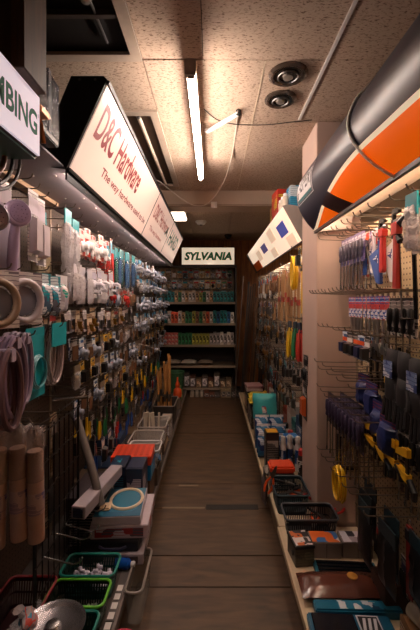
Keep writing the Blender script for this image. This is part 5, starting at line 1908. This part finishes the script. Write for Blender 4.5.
# blue packs at the bottom
t = thing('blue_pack', 'flat teal-blue packaged tool nearest the camera on right deck', 'package', (.565, 1.47, DR), (0, 0, -.06))
obj('tray', B(-.17, .17, -.055, .055, 0, .035, .006), mat((24, 84, 112), .3), t)
w_ = obj('window', B(-.155, .02, -.045, .045, .035, .042, .004), mat((26, 26, 34), .15), t)
pn = obj('label_panel', B(.03, .12, -.045, .045, .035, .037), mat((200, 196, 204), .4), t)
obj('label_ground', B(.036, .114, -.039, .039, .037, .0378), mat((20, 20, 24), .4), pn)
for k in range(3):
    obj('slash_mark', MB().prism_z([(.04 + k * .022, -.03), (.052 + k * .022, -.03), (.066 + k * .022, .03), (.054 + k * .022, .03)], .0378, .0386), mat((206, 202, 206), .4), pn)
t = thing('blue_pack', 'blue package lying behind the nearest teal-blue pack', 'package', (.64, 1.56, DR), (0, 0, -.03))
obj('tray', B(-.20, .17, -.03, .03, 0, .04, .006), mat((24, 96, 124), .3), t)
obj('label_strip', B(-.1, .15, -.022, .022, .04, .041), mprint((30, 110, 140), (200, 206, 210), (20, 60, 90), 30, 30), t)
# brown bag
t = thing('brown_bag', 'glossy brown plastic bag with gold oval seal on right deck', 'bag', (.590, 1.67, DR + .040), (0, -PI / 2, -.05))
t.rotation_euler = (0, -PI / 2, PI)
t.rotation_euler = (PI / 2, 0, PI / 2)
o = obj('bag', MB().pillow(.15, .38, .062, 8, 14, .007, 91, .19).mesh(True), mat((92, 50, 38), .22, 0, .1, 30, .5), t)
t.rotation_euler = (0, -PI / 2, 0)
obj('seal', lathe_x([(.024, .033), (.024, .0355), (.016, .037)], 18).mesh(True), mat((170, 120, 48), .4), t, (0, .01, -.06))
obj('fold', MB().pillow(.14, .05, .05, 5, 4, .008, 92, -.16).mesh(True), mat((80, 44, 34), .22), t)
# black teal pack
t = thing('black_pack', 'flat black pack with teal border behind brown bag', 'package', (.66, 1.80, DR), (0, 0, -.06))
obj('tray', B(-.15, .16, -.055, .055, 0, .02, .003), mat((20, 84, 100), .35), t)
for k in range(4):
    obj('blister', B(-.135, .145, -.045 + k * .024, -.027 + k * .024, .02, .028, .002), mat((18, 20, 24), .2), t)
# picture box
t = box_thing('small upright carton with printed lid at the right deck edge', (.462, 1.90, DR), .10, .13, .105, mprint((66, 58, 44), (92, 84, 64), (36, 32, 30), 24, 24), .12)
obj('lid', B(-.053, .053, -.068, .068, .092, .108, .002), BLACK, t)
obj('lid_print', B(-.044, .044, -.058, .058, .108, .1092), mprint((206, 196, 196), (196, 96, 40), (40, 36, 40), 26, 26), t)
obj('button', lathe_x([(.014, 0), (.012, .004)], 12).mesh(True), BLACK, t, (-.0505, -.02, .05), (0, 0, PI))
for i, (x, lab, pr) in enumerate(((.60, 'grey carton with orange and blue label', mprint((206, 98, 40), (60, 110, 170), (226, 216, 210), 22, 22)), (.765, 'grey carton with white and black label', mprint((206, 198, 204), (60, 54, 60), (160, 150, 156), 26, 40)))):
    t = box_thing(lab + ' before the near basket on right', (x, 1.945, DR), .158, .10, .085, mat((128, 112, 104), .55), -.03)
    obj('tab_seam', B(-.002, .002, -.0515, -.05, .005, .08), mat((90, 78, 72), .6), t)
    obj('lid_print', B(-.072, .072, -.045, .045, .085, .0862), pr, t)
# clutter in the bottom right corner
box_thing('open brown carton at the lower right behind the brown bag', (.80, 1.62, DR), .12, .13, .12, mat((70, 46, 34), .7), .05, mat((48, 32, 26), .7), None)
box_thing('cardboard carton at the bottom right picture corner', (.80, 1.385, DR), .11, .12, .10, mat((120, 88, 58), .7), -.1, mat((170, 130, 90), .7), CARDBR)
t = thing('white_roll', 'white tape roll on the cardboard carton at bottom right', 'roll', (.80, 1.40, DR + .136), (PI / 2, 0, .3))
obj('roll', MB().lathe([(.014, -.03), (.034, -.03), (.035, .0), (.034, .03), (.014, .03)], 18).mesh(True), mat((190, 180, 168), .4), t)
obj('core', MB().lathe([(.0135, -.031), (.0135, .031)], 14), mat((120, 90, 60), .6), t)
t = thing('dust_brush', 'black brush with yellow bristles lying at lower right', 'brush', (.70, 1.40, DR + .02), (0, -PI / 2 + .35, .9))
k_brush(.2, .05, BLACK, mat((214, 160, 40), .7))(t)
t = thing('black_holster', 'black pouch lying beside the cardboard carton at bottom right', 'pouch', (.70, 1.29, DR + .03), (0, -PI / 2, .4))
k_bag(.10, .16, BLACK, None, 'coil', 120, mat((20, 20, 22), .4), .05)(t)
# baskets
DKB = mat((38, 38, 42), .4)
basket('dark plastic basket on right deck in front of the pillar', (.56, 2.10, DR), .30, .17, .13, DKB, mat((70, 72, 76), .35), 0)
basket('dark teal basket behind the near basket, beside the pillar', (.507, 2.40, DR), .215, .26, .13, mat((24, 44, 52), .4), mat((44, 66, 74), .35), 0)


def lying(kind, name, label, cat, loc, rz, group=None, roll=0.0):
    t = thing(name, label, cat, loc, (0, -PI / 2 + roll, rz), group)
    kind(t)
    return t


for i, (x, y, rz, m1, nm, cn) in enumerate(((.52, 2.08, 1.2, ORG, 'pliers', 'orange-gripped pliers'), (.60, 2.12, 1.9, BLACK, 'pliers', 'black-gripped pliers'), (.63, 2.09, .9, REDM, 'pliers', 'red-gripped pliers'))):
    lying(k_pliers(.17, m1), nm, cn + ' lying in the near right basket', 'pliers', (x + .06, y, DR + .05 + .022 * i), rz)
for i, (x, y, rz, m1, cn) in enumerate(((.46, 2.45, .2, ORG, 'orange'), (.50, 2.42, .9, BLACK, 'black'), (.54, 2.40, -.5, REDM, 'red'), (.55, 2.46, 2.4, BLACK, 'dark'))):
    lying(k_pliers(.16, m1), 'pliers', cn + '-gripped pliers lying in the dark teal basket', 'pliers', (x, y, DR + .045 + .02 * i), rz)
SNIP = k_pliers(.19, ORG)
t = thing('snips', 'orange-gripped snips propped up on the dark teal basket rim', 'pliers', (.42, 2.40, DR + .25), (.35, 0, 1.2))
SNIP(t)
t = thing('grey_pouch', 'dark pouch with grey flap hanging over the right deck edge', 'pouch', (.372, 2.60, .27), (0, 0, PI))
k_bag(.10, .22, mat((60, 54, 48), .6), None, 'coil', 95, mat((86, 76, 74), .5), .035)(t)
tag(obj('orange_case', MB().box(-.09, .09, -.07, .07, 0, .05).mesh(bevel=.012), mat((206, 66, 32), .4), None, (.50, 2.645, DR + .12)), 'orange-red case on a carton behind the dark teal basket', 'case')
box_thing('dark carton carrying the orange-red case', (.50, 2.645, DR), .17, .14, .119, mat((54, 46, 42), .6), 0, None, CARDK)

# ================================================================ RIGHT DECK, FAR
box_thing('tall black carton with yellow top on right deck', (.475, 2.92, DR), .105, .11, .31, mat((30, 27, 26), .35), 0, mat((206, 150, 30), .4), mprint((36, 32, 32), (74, 66, 60), (150, 140, 130), 16, 14))
for k in range(3):
    can_thing('white cartridge tube beside the tall black carton, %s from the aisle' % ordinal(k + 1), (.565 + k * .06, 2.90 + .03 * (k % 2), DR), .025, .27, mat((206, 196, 190), .35), mat((206, 196, 186), .3), mprint((40, 80, 130), (206, 200, 200), (30, 50, 90), 40, 20), 'white cartridge tubes', 'cartridge_tube', 'tube')
box_thing('bright blue carton behind white cartridge tubes', (.66, 3.04, DR + .14), .11, .10, .09, mprint((48, 120, 190), (190, 206, 220), (30, 80, 140), 20, 20), .1)
box_thing('brown carton under the bright blue carton', (.66, 3.04, DR), .12, .12, .139, mat((70, 56, 46), .6), 0, None, CARDK)
for k in range(6):
    hh = (.19, .24, .29)[k // 2]
    t = thing('patterned_bag', 'blue and white patterned bag in the right deck pile, %s from near' % ordinal(k + 1), 'bag', (.455 + .135 * (k % 2), 3.14 + .10 * (k // 2), DR + hh + .002), (0, R.uniform(-.06, .06), -PI / 2 + R.uniform(-.15, .15)), 'blue and white bags')
    obj('bag', cached(('patb', hh), lambda: MB().pillow(.13, hh, .07, 6, 7, .012, 96).mesh(True)), mprint((40, 110, 150), (206, 206, 214), (30, 50, 100), 16, 16), t)
    obj('seam', cached('pats', lambda: B(-.003, .003, -.062, .062, -.004, .014)), mat((206, 200, 200), .4), t)
t = thing('teal_bag', 'upright teal refill bag with white label on right deck', 'bag', (.50, 3.52, DR + .46), (.05, -.12, -PI / 2 - .25))
obj('bag', MB().pillow(.23, .24, .10, 8, 8, .01, 97, 0).mesh(True), mat((64, 166, 166), .3), t)
obj('handle_hole', B(-.006, .006, -.03, .03, -.035, -.02), mat((30, 70, 74), .5), t)
obj('label_patch', MB().pillow(.13, .13, .11, 5, 5, 0, 98, -.08).mesh(True), mprint((220, 212, 206), (90, 110, 150), (190, 90, 60), 40, 50), t)
box_thing('brown carton that the teal refill bag stands on', (.51, 3.52, DR), .20, .20, .22, mat((66, 46, 36), .6), 0, None, CARDBR)
for k in range(2):
    t = thing('yellow_bag', ('near', 'far')[k] + ' yellow bag lying on right deck beyond the teal bag', 'bag', (.50 + .02 * k, 3.95 + .22 * k, DR + .27), (0, -PI / 2, 0))
    obj('bag', MB().pillow(.20, .22, .07, 6, 6, .012, 100 + k, .11).mesh(True), mprint((214, 176, 30), (226, 200, 70), (90, 110, 40), 12, 12), t)
    obj('seam', B(-.003, .003, -.1, .1, -.125, -.108), mat((226, 206, 120), .4), t)
box_thing('long dark carton under the yellow bags', (.51, 4.05, DR), .20, .46, .23, mat((52, 44, 38), .6), 0, None, CARDK)
for k in range(2):
    box_thing(('pale magazine-sized carton', 'pinkish flat carton')[k] + ' on the far end of the right deck', (.51, 4.52, DR + .26 + k * .031), .2, .26 - .03 * k, .03, mprint(((190, 170, 160), (170, 130, 130))[k], (206, 196, 190), (110, 60, 70), 12, 12), .1 * k)
box_thing('dark carton under the flat cartons at the far right', (.51, 4.52, DR), .2, .28, .259, mat((48, 40, 36), .6), 0, None, CARDBR)
# cartons, cans and bottles behind
cc = [((40, 74, 110), 'blue'), ((60, 50, 46), 'dark'), ((120, 96, 70), 'tan'), ((150, 60, 40), 'red'), ((190, 180, 170), 'white'), ((30, 110, 110), 'teal')]
for k in range(14):
    yy = 2.66 + k * .19
    c, cn = cc[(k * 5 + 2) % 6]
    box_thing('%s carton against the far right pegboard, %s from the pillar' % (cn, ordinal(k + 1)), (.785, yy, DR), .13, .16, R.choice([.24, .30, .38, .44]), mat(c, .5), R.uniform(-.06, .06), None, mprint(c, shade(c, 1.7), (206, 196, 186), 20, 20), group='cartons against the far right pegboard')
for k in range(12):
    yy = 2.78 + k * .2
    c, cn = cc[(k * 3 + 1) % 6]
    can_thing('%s spray can on the right deck, %s from the pillar' % (cn, ordinal(k + 1)), (.66 if k > 3 else .685, yy, DR), .03, .22, mat(c, .35, .2), R.choice([WHITEPL, BLACK, REDM, YEL]), mprint((206, 200, 190), c, shade(c, .5), 40, 30), 'spray cans on the right deck')
for k in range(2):
    tag(obj('rag_bundle', cached('rag', lambda: MB().pillow(.09, .09, .05, 6, 6, .018, 110, .045).mesh(True)), R.choice([mat((140, 130, 120), .7), mat((70, 90, 120), .7)]), None, (.445, 2.765 + k * .06, DR + .045), (0, -1.3, k)), 'crumpled cloth bundle before the tall black carton', 'cloth', 'cloth bundles')

# ================================================================ RIGHT, FAR PEGBOARD
y = 2.70
hook('R', y, 1.88, .2, HRF, HRFG)
hang('R', k_strap(.46, .045, YEL, BLACK), 'ratchet_strap', 'wide yellow strap hanging beside the pillar', 'strap', y, 1.83, .14, None, .3)
hook('R', 2.76, 1.88, .2, HRF, HRFG)
hang('R', k_strap(.44, .045, mat((24, 84, 50), .5), BLACK), 'ratchet_strap', 'dark green strap between two yellow straps', 'strap', 2.76, 1.83, .15, None, .3)
hook('R', 2.82, 1.88, .2, HRF, HRFG)
hang('R', k_strap(.42, .045, YEL, BLACK), 'ratchet_strap', 'yellow strap on the aisle side of the green strap', 'strap', 2.82, 1.83, .17, None, .3)
hook('R', 2.72, 1.90, .28, HRF, HRFG)
hang('R', k_card(.08, .15, CARDY, BLACK, mat((50, 46, 40), .4), 'blister'), 'ratchet_card', 'yellow and black ratchet card above the yellow straps', 'package', 2.70, 1.93, .22, None, .3)
hook('R', 2.98, 1.88, .24, HRF, HRFG)
hang('R', k_rope(.26, .14, mat((226, 178, 30), .45), mat((210, 164, 30), .45), .008, 12, 3), 'yellow_rope', 'thick bundle of yellow rope hanging past the straps', 'rope', 2.98, 1.87, .20, None, .3)
far = [(k_dowelpack(.50, .06, mat((176, 136, 92), .6), mprint((176, 70, 56), (206, 180, 150), (120, 60, 44), 20, 20)), 'rod_pack', 'pack of brown rods with red card', 'package', 'packs of brown rods')]
fill('R', 3.10, 3.62, 1.83, .24, .085, far, HRF, HRFG, 2)
far = [(k_card(.07, .24, CARDB, mat((60, 110, 170), .4), WHITE, 'rods'), 'brush_card', 'blue and white carded brush', 'package', 'blue brush cards'),
       (k_brush(.24, .06, YEL, mat((60, 50, 44), .7)), 'paint_brush', 'paint brush with yellow handle', 'brush', 'yellow paint brushes'),
       (k_card(.07, .22, CARDK, ORG, BRN, 'blister'), 'scraper_card', 'black and orange carded scraper', 'package', 'scraper cards')]
fill('R', 3.70, 5.25, 1.82, .24, .085, far, HRF, HRFG, 2)
far = [(k_card(.07, .20, CARDBR, CARDR, TANM, 'rods'), 'brown_card', 'brown carded rods', 'package', 'brown rod cards on the right'),
       (k_card(.07, .18, CARDW, BLUE, STEEL, 'blister'), 'white_card', 'white card with blue header', 'package', 'white cards on the right'),
       (k_brush(.2, .05, BRN, TANM), 'paint_brush', 'paint brush with brown handle', 'brush', 'brown paint brushes')]
fill('R', 3.70, 5.25, 1.52, .24, .10, far, HRF, HRFG, 2)
for i, (y, xo, m1, lab) in enumerate(((2.95, .24, mat((222, 178, 24), .5), 'yellow hank of cord hanging beyond the pillar'), (2.84, .22, mat((30, 116, 70), .5), 'green hank of cord between yellow and red hanks'), (2.70, .22, mat((196, 60, 46), .5), 'red hank of cord nearest the pillar'), (2.64, .17, mat((186, 54, 44), .5), 'red hank of cord against the pillar'))):
    hook('R', y, 1.37, xo + .02, HRF, HRFG)
    hang('R', k_skein(.27, m1, mat((30, 34, 50), .4), i + 1), 'cord_hank', lab, 'rope', y, 1.345, xo, None, .4)
far = [(k_card(.08, .13, CARDK, mat((150, 140, 130), .4), STEEL, 'blister'), 'dark_card', 'dark carded tool', 'package', 'dark cards low on the right'),
       (k_pliers(.18, BLACK), 'pliers', 'pliers with black grips', 'pliers', 'black pliers on the right'),
       (k_card(.08, .14, CARDK, BRN, mat((140, 100, 50), .4), 'coil'), 'dark_coil_card', 'dark card with brown coil', 'package', 'brown coil cards on the right'),
       (k_card(.08, .14, CARDB, TEAL, STEEL, 'hinge'), 'teal_card', 'teal and white carded plate', 'package', 'teal cards low on the right')]
fill('R', 3.05, 5.25, 1.28, .25, .11, far, HRF, HRFG, 2)
fill('R', 2.68, 5.25, 1.02, .27, .11, far, HRF, HRFG, 2, start=1)
fill('R', 2.68, 5.25, .80, .27, .115, far, HRF, HRFG, 1, start=2)
t = thing('orange_bottle_pack', 'orange pack hanging low on the aisle face of the pillar', 'package', (.628, 2.46, .92), (0, 0, PI))
k_card(.10, .22, mat((60, 50, 46), .5), CARDK, mat((190, 84, 36), .4), 'blister')(t)
t = thing('black_tape_pack', 'black pack hanging above the orange pack on the pillar', 'package', (.628, 2.44, 1.12), (0, 0, PI))
k_card(.10, .18, CARDK, BLACK, BLACK, 'coil')(t)

# goods stored on top of the second canopy
TZ = 2.202
box_thing('red toolbox-shaped carton standing on the white canopy', (.565, 3.02, TZ), .10, .18, .22, mat((190, 50, 40), .45), .1, None, mprint((190, 50, 40), (220, 190, 60), (120, 30, 30), 14, 14))
box_thing('bright blue carton stored on the white canopy near the pillar', (.61, 2.68, TZ), .10, .12, .15, mprint((30, 140, 180), (200, 214, 220), (20, 90, 130), 14, 14), .05)
box_thing('white carton behind the bright blue one on the canopy', (.60, 2.84, TZ), .09, .10, .10, mprint((206, 200, 196), (60, 90, 130), (120, 110, 110), 14, 14), .0)
box_thing('yellow and black carton on the white canopy', (.57, 3.25, TZ), .09, .12, .15, mprint((206, 160, 40), (40, 36, 34), (60, 50, 40), 14, 14), .0)
for k in range(3):
    can_thing('small bottle on the white canopy before cartons, %s from near' % ordinal(k + 1), (.535, 2.66 + k * .09, TZ), .02, .10, R.choice([mat((70, 120, 150), .3), mat((206, 190, 170), .3)]), WHITEPL, None, 'bottles on the white canopy', 'small_bottle', 'bottle')
# gear lying on top of the curved canopy
for k, (yy, lab) in enumerate(((1.30, 'metal clip on the top board of the orange canopy, near one'), (1.62, 'metal clip on the top board of the orange canopy, far one'))):
    t = thing('metal_clip', lab, 'clip', (.66, yy, 2.3665))
    obj('base', B(-.015, .015, -.02, .02, 0, .008, .002), STEEL, t)
    obj('spring', MB().tube([(0, -.01, .008), (0, -.008, .028), (0, .008, .03), (0, .012, .01)], .003, 6).mesh(True), CHROME, t)

# ---------------------------------------------------------------- which one: rows and order
import re


def finish_labels():
    STRIP = [' in the left middle rows', ' hanging low on the left', ' low on the left', ' hanging in top row left', ' in the second row left', ' far down the left side', ' hanging below red sign', ' hanging below the red sign', ' on left pegboard', ' under goods on the left pegboard', ' under goods beyond the pillar', ' on the cream pegboard before the pillar', ' low on the right', ' low at right']
    buckets = {}
    for o in list(COL.objects):
        if o.parent is None and o.get('label') and o.get('group'):
            buckets.setdefault(o['label'], []).append(o)
    for lab, os_ in buckets.items():
        if len(os_) < 2:
            continue
        side = 'left' if os_[0].location.x < 0 else ('right' if os_[0].location.y > 2.55 else 'near right')
        base = lab
        for s in STRIP:
            base = base.replace(s, '')
        # rows by height, then order along the wall
        rows_ = {}
        zs = sorted({round(o.location.z, 3) for o in os_}, reverse=True)
        groups_ = []
        for z in zs:
            if groups_ and groups_[-1][-1] - z < .05:
                groups_[-1].append(z)
            else:
                groups_.append([z])
        for gi, g in enumerate(groups_):
            mem = sorted([o for o in os_ if g[-1] - 1e-4 <= round(o.location.z, 3) <= g[0] + 1e-4], key=lambda o: (o.location.y, abs(o.location.x)))
            for i, o in enumerate(mem):
                rowtxt = '' if len(groups_) == 1 else ', %s row down' % ordinal(gi + 1)
                txt = '%s%s, %s from the near end, %s side' % (base, rowtxt, ordinal(i + 1), side)
                if len(txt.split()) > 16:
                    txt = '%s%s, %s from near end' % (base, rowtxt, ordinal(i + 1))
                o['label'] = txt


finish_labels()
